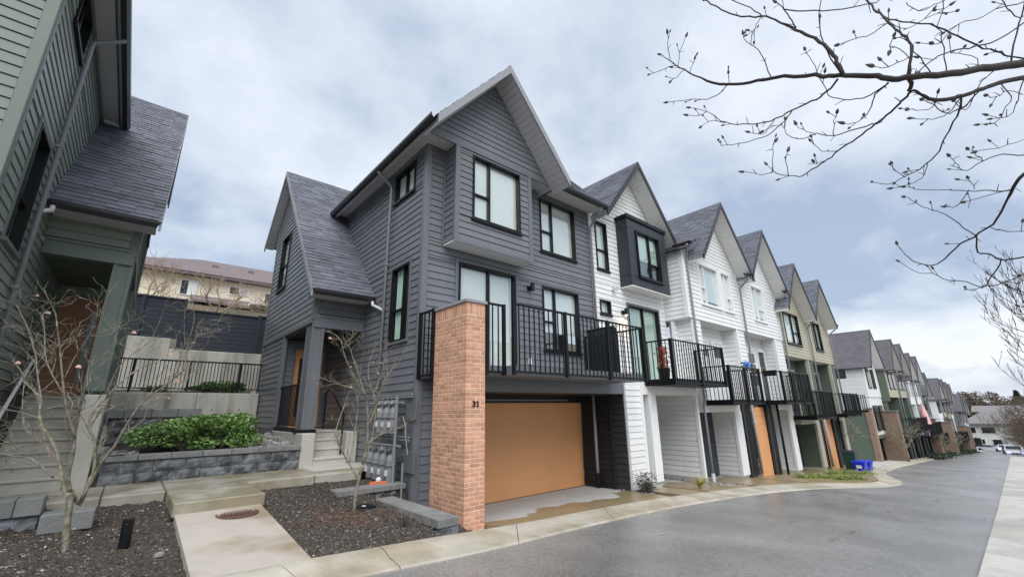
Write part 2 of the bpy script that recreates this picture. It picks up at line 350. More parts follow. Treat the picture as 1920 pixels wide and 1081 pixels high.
def siding(par, axis, c, out, u0, u1, z0, z1, m, holes=(), lim=None, exp=0.15, joined=False, wall=True, gap=.013, thick=.09, inset=0.0):
    W = ax(axis, c, out); gm = MB(); n = int(math.ceil((z1 - z0) / exp - 1e-6))
    for k in range(n):
        zb = z0 + k * exp; zt = min(zb + exp, z1)
        br = sorted({zb, zt} | {h[i] for h in holes for i in (2, 3) if zb + .02 < h[i] < zt - .02})
        for i in range(len(br) - 1):
            a, b = br[i], br[i + 1]; mid = (a + b) / 2
            lo, hi = (u0, u1); lo2, hi2 = u0, u1
            if lim:
                l1 = lim(a); l2 = lim(b); lo = max(u0, l1[0]); hi = min(u1, l1[1]); lo2 = max(u0, l2[0]); hi2 = min(u1, l2[1])
                if hi - lo < .03: continue
                if hi2 - lo2 < .01: lo2 = hi2 = (lo2 + hi2) / 2
            iv = [(lo, hi)]
            for h in holes:
                if h[2] < mid < h[3]: iv = cut(iv, h[0], h[1])
            zg = b - (gap if i == len(br) - 2 else 0)
            iv2 = []
            for s, e in iv:                     # butt joints in long courses
                if e - s > 3.7 and not joined:
                    jn = s + random.uniform(.3, .7) * (e - s); iv2 += [(s, jn - .0015), (jn + .0015, e)]
                else: iv2.append((s, e))
            for s, e in iv2:
                s2 = lo2 if s == lo else s; e2 = hi2 if e == hi else e
                if e2 < s2: e2 = s2 = (e2 + s2) / 2
                mb = gm if joined else MB()
                n0 = len(mb.v)
                mb.v += [W(s, 0, a), W(e, 0, a), W(e2, 0, zg), W(s2, 0, zg), W(s, .027, a), W(e, .027, a), W(e2, .013, zg), W(s2, .013, zg)]
                fl = (axis == 'y') == (out < 0)
                F = [(4, 5, 6, 7), (0, 1, 5, 4), (2, 3, 7, 6), (1, 2, 6, 5), (3, 0, 4, 7)]
                mb.f += [tuple(n0 + q for q in (f if fl else f[::-1])) for f in F]
                if not joined: mb.build('siding_board', m, par)
    if joined and gm.v: gm.build('siding', m, par, kind='stuff')
    if wall:
        us = sorted({u0, u1} | {min(max(h[i], u0), u1) for h in holes for i in (0, 1)})
        zs = sorted({z0, z1} | {min(max(h[i], z0), z1) for h in holes for i in (2, 3)})
        mb = MB()
        if lim:
            steps = [z0 + (z1 - z0) * i / 12 for i in range(13)]
            pl = [W(max(u0, lim(z)[0]), 0, z) for z in steps] + [W(min(u1, lim(z)[1]), 0, z) for z in reversed(steps) if lim(z)[1] - lim(z)[0] > .01]
            if holes:
                zz = sorted(set(steps) | {h[i] for h in holes for i in (2, 3)})
                for a, b in zip(zz, zz[1:]):
                    if b - a < 1e-4: continue
                    iv = [(max(u0, lim((a + b) / 2)[0]), min(u1, lim((a + b) / 2)[1]))]
                    if iv[0][1] <= iv[0][0]: continue
                    for h in holes:
                        if h[2] <= (a + b) / 2 <= h[3]: iv = cut(iv, h[0], h[1])
                    for s, e in iv: qbox(W, s, e, 0.0, -thick, a, b, mb)
            else: mb.poly(pl)
        else:
            for ua, ub in zip(us, us[1:]):
                for za, zb in zip(zs, zs[1:]):
                    um, zm = (ua + ub) / 2, (za + zb) / 2
                    if any(h[0] < um < h[1] and h[2] < zm < h[3] for h in holes) or ub - ua < 1e-4 or zb - za < 1e-4: continue
                    qbox(W, ua, ub, 0.0, -thick, za, zb, mb)
        mb.build('wall', m, par)
L3 = [(0, .34, .40, 1), (0, .34, 0, .40), (.34, 1, 0, 1)]
def window(par, axis, c, out, u0, u1, z0, z1, panes, fm, blind='blind', sill=True, trim=None, tw=.07, fw=.045, gm='glass', proud=.045, flip=False, bl_frac=1.0):
    W = ax(axis, c, out); rec = -.055
    mb = MB()
    for a, b, cc, d in ((u0, u1, z1 - fw, z1), (u0, u1, z0, z0 + fw), (u0, u0 + fw, z0 + fw, z1 - fw), (u1 - fw, u1, z0 + fw, z1 - fw)):
        qbox(W, a, b, rec - .03, .05, cc, d, mb)
    p = mb.build('window', fm, par)
    iu0, iu1, iz0, iz1 = u0 + fw, u1 - fw, z0 + fw, z1 - fw; bw = .026
    sash = MB()
    for (a, b, cc, d) in panes:
        if flip: a, b = 1 - b, 1 - a
        ua, ub, za, zb = iu0 + (iu1 - iu0) * a, iu0 + (iu1 - iu0) * b, iz0 + (iz1 - iz0) * cc, iz0 + (iz1 - iz0) * d
        if a > .01: qbox(W, ua - bw, ua, rec - .02, .0, za, zb, sash)
        if b < .99: qbox(W, ub, ub + bw, rec - .02, .001, za, zb, sash)
        if cc > .01: qbox(W, ua, ub, rec - .018, -.004, za - bw, za + .012, sash)
        g = MB(); qbox(W, ua, ub, rec - .006, rec, za, zb, g); g.build('pane', gm, p)
    if sash.v: sash.build('sash_bar', fm, p)
    if trim:
        t = MB()
        for a, b, cc, d in ((u0 - tw, u1 + tw, z1, z1 + tw), (u0 - tw, u0, z0, z1), (u1, u1 + tw, z0, z1)): qbox(W, a, b, 0.0, .042, cc, d, t)
        t.build('casing', trim, p)
    if sill:
        s = MB(); qbox(W, u0 - (tw if trim else .03), u1 + (tw if trim else .03), 0.0, .075, z0 - .05, z0, s); s.build('sill', fm if not trim else trim, p)
    if blind:
        b = MB(); zt = iz1; zb = iz1 - (iz1 - iz0) * bl_frac
        if blind == 'curtain_green' or blind == 'folds':
            n = int((iu1 - iu0) / .05); 
            for i in range(n):
                ua = iu0 + (iu1 - iu0) * i / n; ub = iu0 + (iu1 - iu0) * (i + 1) / n; um = (ua + ub) / 2
                b.poly([W(ua, rec - .05, zb), W(um, rec - .02, zb), W(um, rec - .02, zt), W(ua, rec - .05, zt)]); b.poly([W(um, rec - .02, zb), W(ub, rec - .05, zb), W(ub, rec - .05, zt), W(um, rec - .02, zt)])
            b.build('curtain', 'blind' if blind == 'folds' else blind, p)
        else:
            qbox(W, iu0, iu1, rec - .035, rec - .02, zb, zt, b); b.build('blind', blind, p)
    k = MB(); qbox(W, u0 - .2, u1 + .2, rec - .62, rec - .6, z0 - .2, z1 + .2, k); k.build('room', 'room_dark', p)
    return p
def shingles(par, e0, e1, r1, r0, name='shingles', m='shingle', exp=.145, tab=.31):
    e0, e1, r0, r1 = map(Vector, (e0, e1, r0, r1)); nrm = (e1 - e0).cross(r0 - e0).normalized()
    if nrm.z < 0: nrm = -nrm
    Ls = ((r0 - e0).length + (r1 - e1).length) / 2; n = int(Ls / exp)
    v = []; f = []; tn = []
    for k in range(n):
        a = k / n; b = (k + 1.25) / n
        b = min(b, 1)
        pa, pb = e0.lerp(r0, a), e1.lerp(r1, a); qa, qb = e0.lerp(r0, b), e1.lerp(r1, b); wl = (pb - pa).length; u = -random.random() * tab
        while u < wl:
            wd = tab * random.uniform(.55, 1.25); s, t = max(u, 0) / wl, min(u + wd, wl) / wl
            if t > s + .002:
                h = .014 + random.random() * .012; i = len(v)
                g = .004 / wl
                A, B, C, D = pa.lerp(pb, s + g), pa.lerp(pb, t - g), qa.lerp(qb, t - g), qa.lerp(qb, s + g)
                v += [A + nrm * h, B + nrm * h, C + nrm * .006, D + nrm * .006, A, B]
                f += [(i, i + 1, i + 2, i + 3), (i + 4, i + 5, i + 1, i)]; tv = random.random(); tn += [tv, tv * .3]
            u += wd
    # orientation
    test = (v[1] - v[0]).cross(v[2] - v[1])
    if test.dot(nrm) < 0: f = [q[::-1] for q in f]
    return mk(name, v, f, m, par, tone=tn, kind='stuff')
def slab(par, name, e0, e1, r1, r0, th, m, down=True):
    e0, e1, r0, r1 = map(Vector, (e0, e1, r0, r1)); n = (e1 - e0).cross(r0 - e0).normalized()
    if n.z < 0: n = -n
    lo = [p - n * th for p in (e0, e1, r1, r0)]; hi = [e0, e1, r1, r0]
    mb = MB()
    test = (Vector(e1) - Vector(e0)).cross(Vector(r1) - Vector(e1))
    if test.z < 0: lo = [lo[1], lo[0], lo[3], lo[2]]; hi = [hi[1], hi[0], hi[3], hi[2]]
    return mb.hexa(lo, hi).build(name, m, par)
def gable_y(par, xc, zr, hl, hr, sl, y0, y1, fascia='gutter_dark', soff='soffit_white', ywall=None, rake=.2, sides='lr', shin=True, rake_back=False):
    """roof with its ridge along Y; y0 is the street end"""
    rp = part('roof', par)
    for sgn, h in ((-1, hl), (1, hr)):
        e = xc + sgn * h; ze = zr - sl * h
        E0, E1, R0, R1 = (e, y0, ze), (e, y1, ze), (xc, y0, zr), (xc, y1, zr)
        slab(rp, 'roof_deck', E0, E1, R1, R0, .10, soff)
        if shin: shingles(rp, (e - sgn * .0 + sgn * .03, y0 - .03, ze - .035), (e + sgn * .03, y1, ze - .035), (xc, y1, zr + .005), (xc, y0 - .03, zr + .005))
        # rake board
        n = math.sqrt(1 + sl * sl); dz = .02; t = .035
        b = [(e, y0 - t, ze - rake), (xc, y0 - t, zr - rake), (xc, y0, zr - rake), (e, y0, ze - rake)]; u = [(p[0], p[1], p[2] + rake + dz) for p in b]
        if sgn > 0: b = [b[1], b[0], b[3], b[2]]; u = [u[1], u[0], u[3], u[2]]
        MB().hexa(b, u).build('rake_board', fascia, rp)
        if ywall is not None:                # sloping soffit boards under the overhang
            k = int(h * n / .15)
            for i in range(k):
                a0, a1 = (i + .04) / k, (i + .96) / k
                x0, x1 = e + (xc - e) * a0, e + (xc - e) * a1; q0, q1 = ze + (zr - ze) * a0 - .155 - .03, ze + (zr - ze) * a1 - .155 - .03
                bb = [(x0, y0, q0), (x1, y0, q1), (x1, ywall, q1), (x0, ywall, q0)]; uu = [(p[0], p[1], p[2] + .025) for p in bb]
                if sgn > 0: bb = [bb[1], bb[0], bb[3], bb[2]]; uu = [uu[1], uu[0], uu[3], uu[2]]
                MB().hexa(bb, uu).build('soffit_board', soff, rp)
    mb = MB(); mb.hexa([(xc - .13, y0 - .02, zr - .155 * sl + .035), (xc + .13, y0 - .02, zr - .155 * sl + .035), (xc + .13, y1, zr - .155 * sl + .035), (xc - .13, y1, zr - .155 * sl + .035)],
            [(xc - .02, y0 - .02, zr + .03), (xc + .02, y0 - .02, zr + .03), (xc + .02, y1, zr + .03), (xc - .02, y1, zr + .03)]).build('ridge_cap', 'shingle', rp, kind=None, tone=[.4] * 6)
    return rp
def gutter(par, pts, r=.06, m='gutter_dark'):
    mb = MB()
    for a, b in zip(pts, pts[1:]):
        a = Vector(a); b = Vector(b); d = (b - a).normalized(); s = Vector((d.y, -d.x, 0))
        prof = [(-r, .11), (-r * .9, .0), (r * .4, -.01), (r * 1.05, .05), (r * 1.15, .11), (r * 1.0, .115), (r * .9, .06), (r * .3, .01), (-r * .8, .012), (-r * .9, .11)]
        n = len(mb.v); k = len(prof)
        for q in (a, b): mb.v += [tuple(q + s * u + Vector((0, 0, z))) for u, z in prof]
        mb.f += [(n + i, n + (i + 1) % k, n + k + (i + 1) % k, n + k + i) for i in range(k)] + [tuple(n + i for i in reversed(range(k))), tuple(n + k + i for i in range(k))]
    return mb.build('gutter', m, par)
def downpipe(par, pts, m='pipe_grey', r=.036):
    # soften the bends
    P = [Vector(p) for p in pts]; Q = [P[0]]
    for i in range(1, len(P) - 1):
        a, b, c = P[i - 1], P[i], P[i + 1]; d1 = (a - b).normalized(); d2 = (c - b).normalized(); t = min(.09, (a - b).length * .4, (c - b).length * .4)
        for s in (1, .5, 0, -.5, -1):
            Q.append(b + (d1 * t * (s + abs(s)) / 2 + d2 * t * (abs(s) - s) / 2) * 1.0 + (d1 + d2) * t * .12 * (1 - abs(s)))
    Q.append(P[-1])
    o = MB().tube(Q, r, 8).build('downpipe', m, par, smooth=True)
    return o
def balcony(par, x0, x1, y0, y1, zf, zt, posts, left=True, right=True, dm='black_metal', fasc='black_metal', nb=None, under='black_metal', segs=None, bm='black_metal', sp=.128, notch=None):
    nx, ny = notch or (x0, y0)
    m0 = MB().box(nx, x1, y0, y1, zf - .13, zf)
    if notch: m0.box(x0, nx, ny, y1, zf - .13, zf)
    p = m0.build('balcony', under, par)
    box('deck_edge', nx - .012, x1 + .012, y0 - .03, y0 + .0, zf - .14, zf + .03, fasc, p)
    if notch: box('deck_edge', nx - .014, nx + .014, y0 + .001, ny, zf - .138, zf + .028, fasc, p); box('deck_edge', 4.52, nx - .015, ny - .03, ny, zf - .139, zf + .029, fasc, p)
    for c, s in ((x0, left), (x1, right)):
        if s: box('deck_edge', c - .014, c + .014, (6.94 if notch and c == x0 else y0 + .001), y1 - .02, zf - .138, zf + .028, fasc, p)
    lines = segs or ([((x0 - .05, y0 - .06), (x1 + .05, y0 - .06))] + ([((x0 - .05, y0 - .03), (x0 - .05, y1 - .05))] if left else []) + ([((x1 + .05, y0 - .03), (x1 + .05, y1 - .05))] if right else []))
    for (a, b) in lines:
        a = Vector((*a, 0)); b = Vector((*b, 0)); d = b - a; L = d.length; d.normalize(); along = abs(d.x) > abs(d.y)
        def rb(nm, za, zb, w):
            if along: return box(nm, a.x, b.x, a.y - w, a.y + w, za, zb, bm, p)
            return box(nm, a.x - w, a.x + w, a.y, b.y, za, zb, bm, p)
        rb('top_rail', zt - .035, zt, .024); rb('bottom_rail', zf - .10, zf - .07, .016)
        n = int(L / sp)
        for i in range(1, n):
            q = a + d * (L * i / n)
            inst('baluster', ('bal', round(zt - zf, 2)), lambda: chb(.0095, .0095, -.07, zt - .035 - zf), bm, (q.x, q.y, zf), p)
        ps = max(1, round(L / 1.25))
        for i in range(ps + 1):
            q = a + d * (L * i / ps)
            inst('railing_post', ('post', round(zt - zf, 2)), lambda: chb(.028, .028, -.14, zt + .01 - zf), bm, (q.x, q.y, zf), p)
    return p
def chb(hx, hy, z0, z1):
    m = MB().box(-hx, hx, -hy, hy, z0, z1); return m.v, m.f
def wall_lamp(par, x, y, z, lit=False):
    p = MB().box(x - .06, x + .06, y - .03, y, z - .06, z + .06).box(x - .02, x + .02, y - .12, y - .03, z - .02, z + .02).build('wall_lamp', 'black_metal', par)
    MB().lathe((x, y - .13, z - .10), [(.05, 0), (.055, .02), (.055, .2), (.05, .21)], 10).build('lamp_head', 'black_metal', p)
    MB().lathe((x, y - .13, z - .105), [(.04, 0), (.04, .004)], 10).build('lamp_lens', 'lamp_glow' if lit else 'pale_plastic', p)
    if lit:
        l = bpy.data.lights.new('lamp_light', 'SPOT'); l.energy = 9; l.color = (1, .7, .38); l.spot_size = R(140); l.spot_blend = .6; l.shadow_soft_size = .03
        o = bpy.data.objects.new('lamp_light', l); COL.objects.link(o); o.parent = p; o.location = T((x, y - .13, z - .115)) - OFF[p]
# ------------------------------------------------------------------ ground, road, kerb
def lerp(a, b, t): return a + (b - a) * t
def interp(x, P):
    if x <= P[0][0]: return P[0][1]
    for (a, b), (c, d) in zip(P, P[1:]):
        if x <= c: return b + (d - b) * (x - a) / (c - a)
    return P[-1][1]
def zr(x, y=0): return interp(x, [(-60, 1.5), (-15, -.45), (45, -4.195), (110, -7.9), (150, -10.75), (190, -12.5), (260, -13), (4000, -13)])
def grid(name, xs, ys, zf, m, **k):
    v = [(x, y, zf(x, y)) for x in xs for y in ys]; n = len(ys); f = []
    for i in range(len(xs) - 1):
        for j in range(n - 1): f.append((i * n + j, (i + 1) * n + j, (i + 1) * n + j + 1, i * n + j + 1))
    return mk(name, v, f, m, **k)
def frange(a, b, s):
    n = max(1, int(round((b - a) / s))); return [a + (b - a) * i / n for i in range(n + 1)]
mat('earth', (0.075, 0.075, 0.045), 0.95, 0.3, 0.4, 0.4, 6, col2=(0.11, 0.09, 0.06), c2scale=.3)
def zter(x, y):
    z = zr(x) - .35
    if y > 17.6 and x < 120: z = max(z, min(1.6 + (y - 17.6) * .32, 12))
    elif y > 11: z -= .4
    if y < -8: z = zr(x) - .35 - (-8 - y) * .01
    return max(z, -16)
grid('ground', [-3000, -800, -200, -60] + frange(-30, 130, 5) + [160, 200, 260, 400, 800, 1500, 3000],
     [-3000, -800, -200, -60, -20, -8, -3, 1, 5, 9, 11, 17.5, 17.7, 20, 24, 30, 40, 60, 120, 300, 900, 3000], zter, 'earth', kind='structure')
def road_sheet():
    xs = frange(-20, 158, .75); v = []; f = []; n = 9
    for x in xs:
        ye = interp(x, KF) + .22
        for j in range(n): y = lerp(.1, ye, j / (n - 1)); v.append((x, y, zr(x) + .05 * math.exp(-((y - 2.6) / 2.0) ** 2) - .012))
    for i in range(len(xs) - 1):
        for j in range(n - 1): f.append((i * n + j, (i + 1) * n + j, (i + 1) * n + j + 1, i * n + j + 1))
    mk('road', v, f, 'asphalt', kind='structure')
# concrete sidewalk on the near side
SW = [(-20, .45), (0, .58), (7.3, .72), (14.5, .87), (53, 1.76), (130, 3.5)]
sw = thing('sidewalk', 'pale concrete sidewalk running along the right side of the road', 'sidewalk', (0, -1, zr(0)), kind='structure')
del sw['category']
xs = [-20 + 1.52 * i for i in range(66)]
for a, b in zip(xs, xs[1:]):
    b2 = b - .012
    p = [(a, interp(a, SW)), (b2, interp(b2, SW)), (b2, -2.4), (a, -2.4)]
    lo = [(x, y, zr(x) - .2) for x, y in (p[3], p[2], p[1], p[0])]; hi = [(x, y, zr(x) + .045) for x, y in (p[3], p[2], p[1], p[0])]
    MB().hexa(lo, hi).build('sidewalk_slab', 'concrete', sw)
KF = [(-20, 4.1), (-8, 4.2), (0, 4.33), (1.83, 4.42), (3.34, 4.46), (5.53, 4.72), (8.17, 4.94), (11.8, 4.93), (14, 4.72), (15.9, 4.30), (17.2, 3.72), (18, 3.36), (18.9, 3.16), (19.9, 3.14), (21, 3.3), (22.4, 3.66), (25.9, 4.69), (30, 5.15), (37.3, 5.6), (57.6, 6.2), (80, 6.25), (160, 8.4)]
KB = [(-20, 4.55), (-8, 4.65), (0, 4.82), (1.65, 4.94), (3.85, 5.1), (6.0, 5.40), (9.0, 5.60), (12.2, 5.58), (14.6, 5.42), (16.6, 4.98), (17.9, 4.32), (18.5, 4.05), (19.2, 3.88), (19.9, 3.86), (20.8, 4.0), (22.1, 4.32), (25.7, 5.3), (29.9, 5.75), (37.2, 6.2), (57.6, 6.85), (80, 6.9), (160, 9.1)]
kerb = thing('kerb', 'rolled concrete kerb curving along the left side of the road', 'kerb', (5, 5, zr(5)), kind='structure'); del kerb['category']
def resample(P, n):
    d = [0]
    for a, b in zip(P, P[1:]): d.append(d[-1] + 1)
    r = []
    for i in range(n + 1):
        t = (len(P) - 1) * i / n; k = min(int(t), len(P) - 2); u = t - k
        p0, p1, p2, p3 = P[max(k - 1, 0)], P[k], P[k + 1], P[min(k + 2, len(P) - 1)]
        r.append(tuple(.5 * (2 * p1[c] + (p2[c] - p0[c]) * u + (2 * p0[c] - 5 * p1[c] + 4 * p2[c] - p3[c]) * u * u + (3 * p1[c] - p0[c] - 3 * p2[c] + p3[c]) * u ** 3) for c in (0, 1)))
    return r
per = 3; F = resample(KF, (len(KF) - 1) * per); Bk = resample(KB, (len(KB) - 1) * per)
road_sheet()
STN = [0, 3, 6, 8, 10, 13, 16, 20, 24, 27, 30, 34, 38, 42, 46, 50, 54, 57, 60, 63]
for s0, s1 in zip(STN, STN[1:]):
    v = []; sec = list(range(s0, s1 + 1))
    for i in sec:
        fx, fy = F[i]; bx, by = Bk[i]
        if i == s1 and i > 0: fx -= .012; bx -= .012
        h = interp((fx + bx) / 2, [(3, .10), (5, .055), (16, .055), (20, .09), (24, .06)])
        for t, z in ((0, .002), (.06, .028), (.5, h * .55), (.72, h * .9), (.85, h), (1, h), (1, -.2), (0, -.2)):
            x, y = lerp(fx, bx, t), lerp(fy, by, t); v.append((x, y, zr(x) + z))
    k = 8; f = [(q * k + j, q * k + k + j, q * k + k + (j + 1) % k, q * k + (j + 1) % k) for q in range(len(sec) - 1) for j in range(k)] + [tuple(range(k)), tuple(reversed(range((len(sec) - 1) * k, len(sec) * k)))]
    mk('kerb_stone', v, f, 'curb', kerb)

def driveway_mat():
    m = bpy.data.materials.new('driveway'); m.use_nodes = True; t = m.node_tree; N = t.nodes; L = t.links; b = N['Principled BSDF']
    g = N.new('ShaderNodeNewGeometry'); s = N.new('ShaderNodeSeparateXYZ'); L.new(g.outputs['Position'], s.inputs[0])
    def no(sc, d=5):
        n = N.new('ShaderNodeTexNoise'); n.inputs['Scale'].default_value = sc; n.inputs['Detail'].default_value = d; L.new(g.outputs['Position'], n.inputs['Vector']); return n.outputs[0]
    def M(op, a, c):
        n = N.new('ShaderNodeMath'); n.operation = op
        for i, q in enumerate((a, c)):
            if isinstance(q, (int, float)): n.inputs[i].default_value = q
            else: L.new(q, n.inputs[i])
        return n.outputs[0]
    # damp front strip with a tide line
    edge = M('ADD', M('MULTIPLY', M('SUBTRACT', no(.75, 3), .5), 2.2), M('SUBTRACT', M('MULTIPLY', s.outputs[1], -1.0), M('MULTIPLY', s.outputs[0], -.12)))
    mr = N.new('ShaderNodeMapRange'); mr.inputs['From Min'].default_value = -5.58; mr.inputs['From Max'].default_value = -5.50; mr.inputs['To Min'].default_value = 0; mr.inputs['To Max'].default_value = 1; L.new(edge, mr.inputs[0])
    r = N.new('ShaderNodeValToRGB'); r.color_ramp.elements[0].color = (.40, .40, .385, 1); r.color_ramp.elements[1].color = (.54, .53, .51, 1); L.new(no(1.6), r.inputs[0])
    r2 = N.new('ShaderNodeValToRGB'); r2.color_ramp.elements[0].color = (.235, .18, .10, 1); r2.color_ramp.elements[1].color = (.33, .26, .155, 1); L.new(no(2.3), r2.inputs[0])
    mx = N.new('ShaderNodeMixRGB'); L.new(mr.outputs[0], mx.inputs[0]); L.new(r.outputs[0], mx.inputs[1]); L.new(r2.outputs[0], mx.inputs[2]); L.new(mx.outputs[0], b.inputs['Base Color'])
    rr = N.new('ShaderNodeMapRange'); rr.inputs['To Min'].default_value = .7; rr.inputs['To Max'].default_value = .34; L.new(mr.outputs[0], rr.inputs[0]); L.new(rr.outputs[0], b.inputs['Roughness'])
    bp = N.new('ShaderNodeBump'); bp.inputs['Strength'].default_value = .15; bp.inputs['Distance'].default_value = .01; L.new(no(60), bp.inputs['Height']); L.new(bp.outputs[0], b.inputs['Normal'])
    MATS['driveway'] = m
driveway_mat()
def kb(x): return interp(x, KB)
# driveway of the dark house (two poured bays) and the shared apron further down
dw = thing('driveway', 'concrete driveway with a damp brown patch below the orange garage door', 'driveway', (7, 6.8, -1.9), kind='structure'); del dw['category']
def sheet(par, name, xa, xb, yf, yb, zf, m, nx=6, ny=5, th=.12):
    xs = frange(xa, xb, (xb - xa) / nx); v = []; f = []
    for x in xs:
        y0, y1 = yf(x), yb(x)
        for j in range(ny + 1):
            y = lerp(y0, y1, j / ny); v.append((x, y, zf(x, y)))
    n = ny + 1
    for i in range(nx):
        for j in range(ny): f.append((i * n + j, (i + 1) * n + j, (i + 1) * n + j + 1, i * n + j + 1))
    e = len(v); bd = [(i * n) for i in range(nx + 1)] + [nx * n + j for j in range(1, n)] + [i * n + ny for i in range(nx - 1, -1, -1)] + [j for j in range(ny - 1, 0, -1)]
    for i in bd: p = v[i]; v.append((p[0], p[1], p[2] - th))
    for a in range(len(bd)): c = (a + 1) % len(bd); f.append((bd[a], e + a, e + c, bd[c]))
    return mk(name, v, f, m, par)
def zdw(x, y):
    t = min(1, max(0, (y - kb(x)) / (8.15 - kb(x)))); return lerp(zr(x) + .055, -1.985, t ** .8)
for xa, xb in ((4.53, 7.05), (7.062, 9.58)):
    for y0, y1 in ((None, 6.75), (6.76, 8.2)):
        sheet(dw, 'concrete_slab', xa, xb, (lambda x: kb(x) + .012) if y0 is None else (lambda x: y0), lambda x: y1, zdw, 'driveway')
ap = thing('shared_apron', 'damp concrete apron in front of the white and beige townhouses', 'apron', (16, 6, zr(16)), kind='structure'); del ap['category']
for xa, xb in ((9.95, 11.1), (11.3, 13.6), (13.9, 16.4), (16.6, 19.4), (19.6, 22.3), (22.6, 25.4), (25.6, 30.6)):
    sheet(ap, 'concrete_slab', xa, xb, lambda x: kb(x) + .012, lambda x: 9.2, lambda x, y: zr(x) + .06 - .02 * (y - 6), 'driveway', 5, 5)
sheet(ap, 'concrete_slab', 30.8, 120, lambda x: kb(x) + .012, lambda x: 12, lambda x, y: zr(x) + .05, 'concrete', 40, 3)
grid('verge_soil', frange(9.6, 31, .8), [4.6, 5.2, 5.8, 6.6, 7.5, 9.5], lambda x, y: zr(x) + .01 if y > kb(x) else zr(x) - .12, 'soil', kind='structure')

# ------------------------------------------------------------------ courtyard ground
def zs(x, y):
    z = -1.20 - (8.6 - min(y, 8.6)) * .068 - max(0, x - 1.6) * .045
    if x > 3.36 and y < 7.6: z -= .16
    if y > 7.62 and x > 2.7: z += .05
    if x < 0: z -= .045 * x
    if x < -.6 and y > 7.75: z = -.99
    return z
def rough(x, y): return .018 * math.sin(x * 9 + 1) * math.sin(y * 7.3) + .012 * math.sin(x * 23 + y * 17) + .010 * math.sin(x * 41 - y * 37)
def bed(name, xa, xb, ya, yb):
    xs = frange(xa, xb, .07); ys = frange(ya, yb, .07)
    return grid(name, xs, ys, lambda x, y: zs(x, y) - .03 + rough(x, y), 'soil', kind='structure')
bed('planting_bed', -5.2, .66, 4.7, 8.72)
bed('planting_bed', 1.62, 4.085, 4.86, 8.72)
sheet(dw, 'concrete_slab', 4.09, 4.52, lambda x: kb(x) + .012, lambda x: 5.96, lambda x, y: lerp(zr(x) + .055, -1.80, min(1, (y - 5.1) / .8)), 'driveway', 2, 3)
# chips and pebbles on the beds
def chips(name, n, area, m, smin, smax, zf, seed, flat=.45, label=None):
    rnd = random.Random(seed); v = []; f = []; tn = []
    for _ in range(n):
        x, y = area(rnd); z = zf(x, y); s = rnd.uniform(smin, smax); a = rnd.random() * 6.28; i = len(v); h = s * rnd.uniform(.3, 1) * flat
        ca, sa = math.cos(a), math.sin(a); l, wd = s, s * rnd.uniform(.35, .8); tl = rnd.uniform(-.3, .3) * s
        for dx, dy, dz in ((-l, -wd, -.004), (l, -wd, -.004 + tl), (l, wd, -.004 + tl), (-l, wd, -.004), (-l * .6, -wd * .5, h), (l * .6, -wd * .5, h + tl), (l * .55, wd * .6, h + tl), (-l * .5, wd * .6, h)):
            v.append((x + dx * ca - dy * sa, y + dx * sa + dy * ca, z + dz))
        f += [(i + 4, i + 5, i + 6, i + 7), (i, i + 1, i + 5, i + 4), (i + 1, i + 2, i + 6, i + 5), (i + 2, i + 3, i + 7, i + 6), (i + 3, i, i + 4, i + 7)]; tn += [rnd.random() ** 1.6] * 5
    return mk(name, v, f, m, tone=tn, kind='stuff', label=label, cat=name.replace('_', ' '))
zb_ = lambda x, y: zs(x, y) - .03 + rough(x, y)
chips('bark_mulch', 30000, lambda r: (r.uniform(-2.6, .64), r.uniform(4.75, 8.7)) if r.random() < .5 else (r.uniform(1.64, 3.6), r.uniform(5.0, 8.65)), 'mulch_chip', .004, .014, zb_, 1, label='dark bark mulch and pebbles covering the planting beds')
chips('leaf_litter', 900, lambda r: (2.55 + r.gauss(0, .28), 6.5 + r.gauss(0, .22)), 'leaf_litter', .01, .03, zb_, 2, .3, label='rust brown leaf litter under the small tree by the meters')
chips('pale_pebbles', 900, lambda r: (r.uniform(-1.2, .62), r.uniform(6.2, 8.6)) if r.random() < .6 else (r.uniform(1.7, 3.5), r.uniform(5.1, 8.5)), 'gravel', .006, .016, zb_, 3, .7, label='pale pebbles scattered over the dark mulch')
ZP = -1.10
path = thing('courtyard_path', 'damp concrete path along the foot of the block planter', 'path', (1, 9.3, ZP), kind='structure'); del path['category']
for xa, xb in ((-5, -2.6), (-2.588, -1.3), (-1.288, -.1), (-.088, .62), (1.695, 2.75), (2.762, 3.62)):
    cbox('path_slab', xa, xb, 8.68, 10.0, ZP - .16, ZP, 'concrete_path', path, .012)
cbox('path_slab', .632, 1.683, 7.36, 10.0, ZP - .17, ZP + .004, 'concrete_path', path, .014)
cbox('path_slab', 2.9, 4.08, 9.3, 10.02, ZP - .1, ZP + .012, 'concrete_step', path, .01)
wk = thing('front_walk', 'sloping concrete front walk leading down from the landing to the kerb', 'walk', (1.15, 6.2, -1.3), kind='structure'); del wk['category']
def zwalk(y): return lerp(-1.405, -1.235, (y - 4.95) / 2.4)
for ya, yb_ in ((4.93, 6.85), (6.862, 7.36)):
    b = [(.66, ya, zwalk(ya) - .12), (1.63, ya, zwalk(ya) - .12), (1.63, yb_, zwalk(yb_) - .12), (.66, yb_, zwalk(yb_) - .12)]
    MB().hexa(b, [(p[0], p[1], p[2] + .12) for p in b]).build('walk_slab', 'concrete_walk', wk)
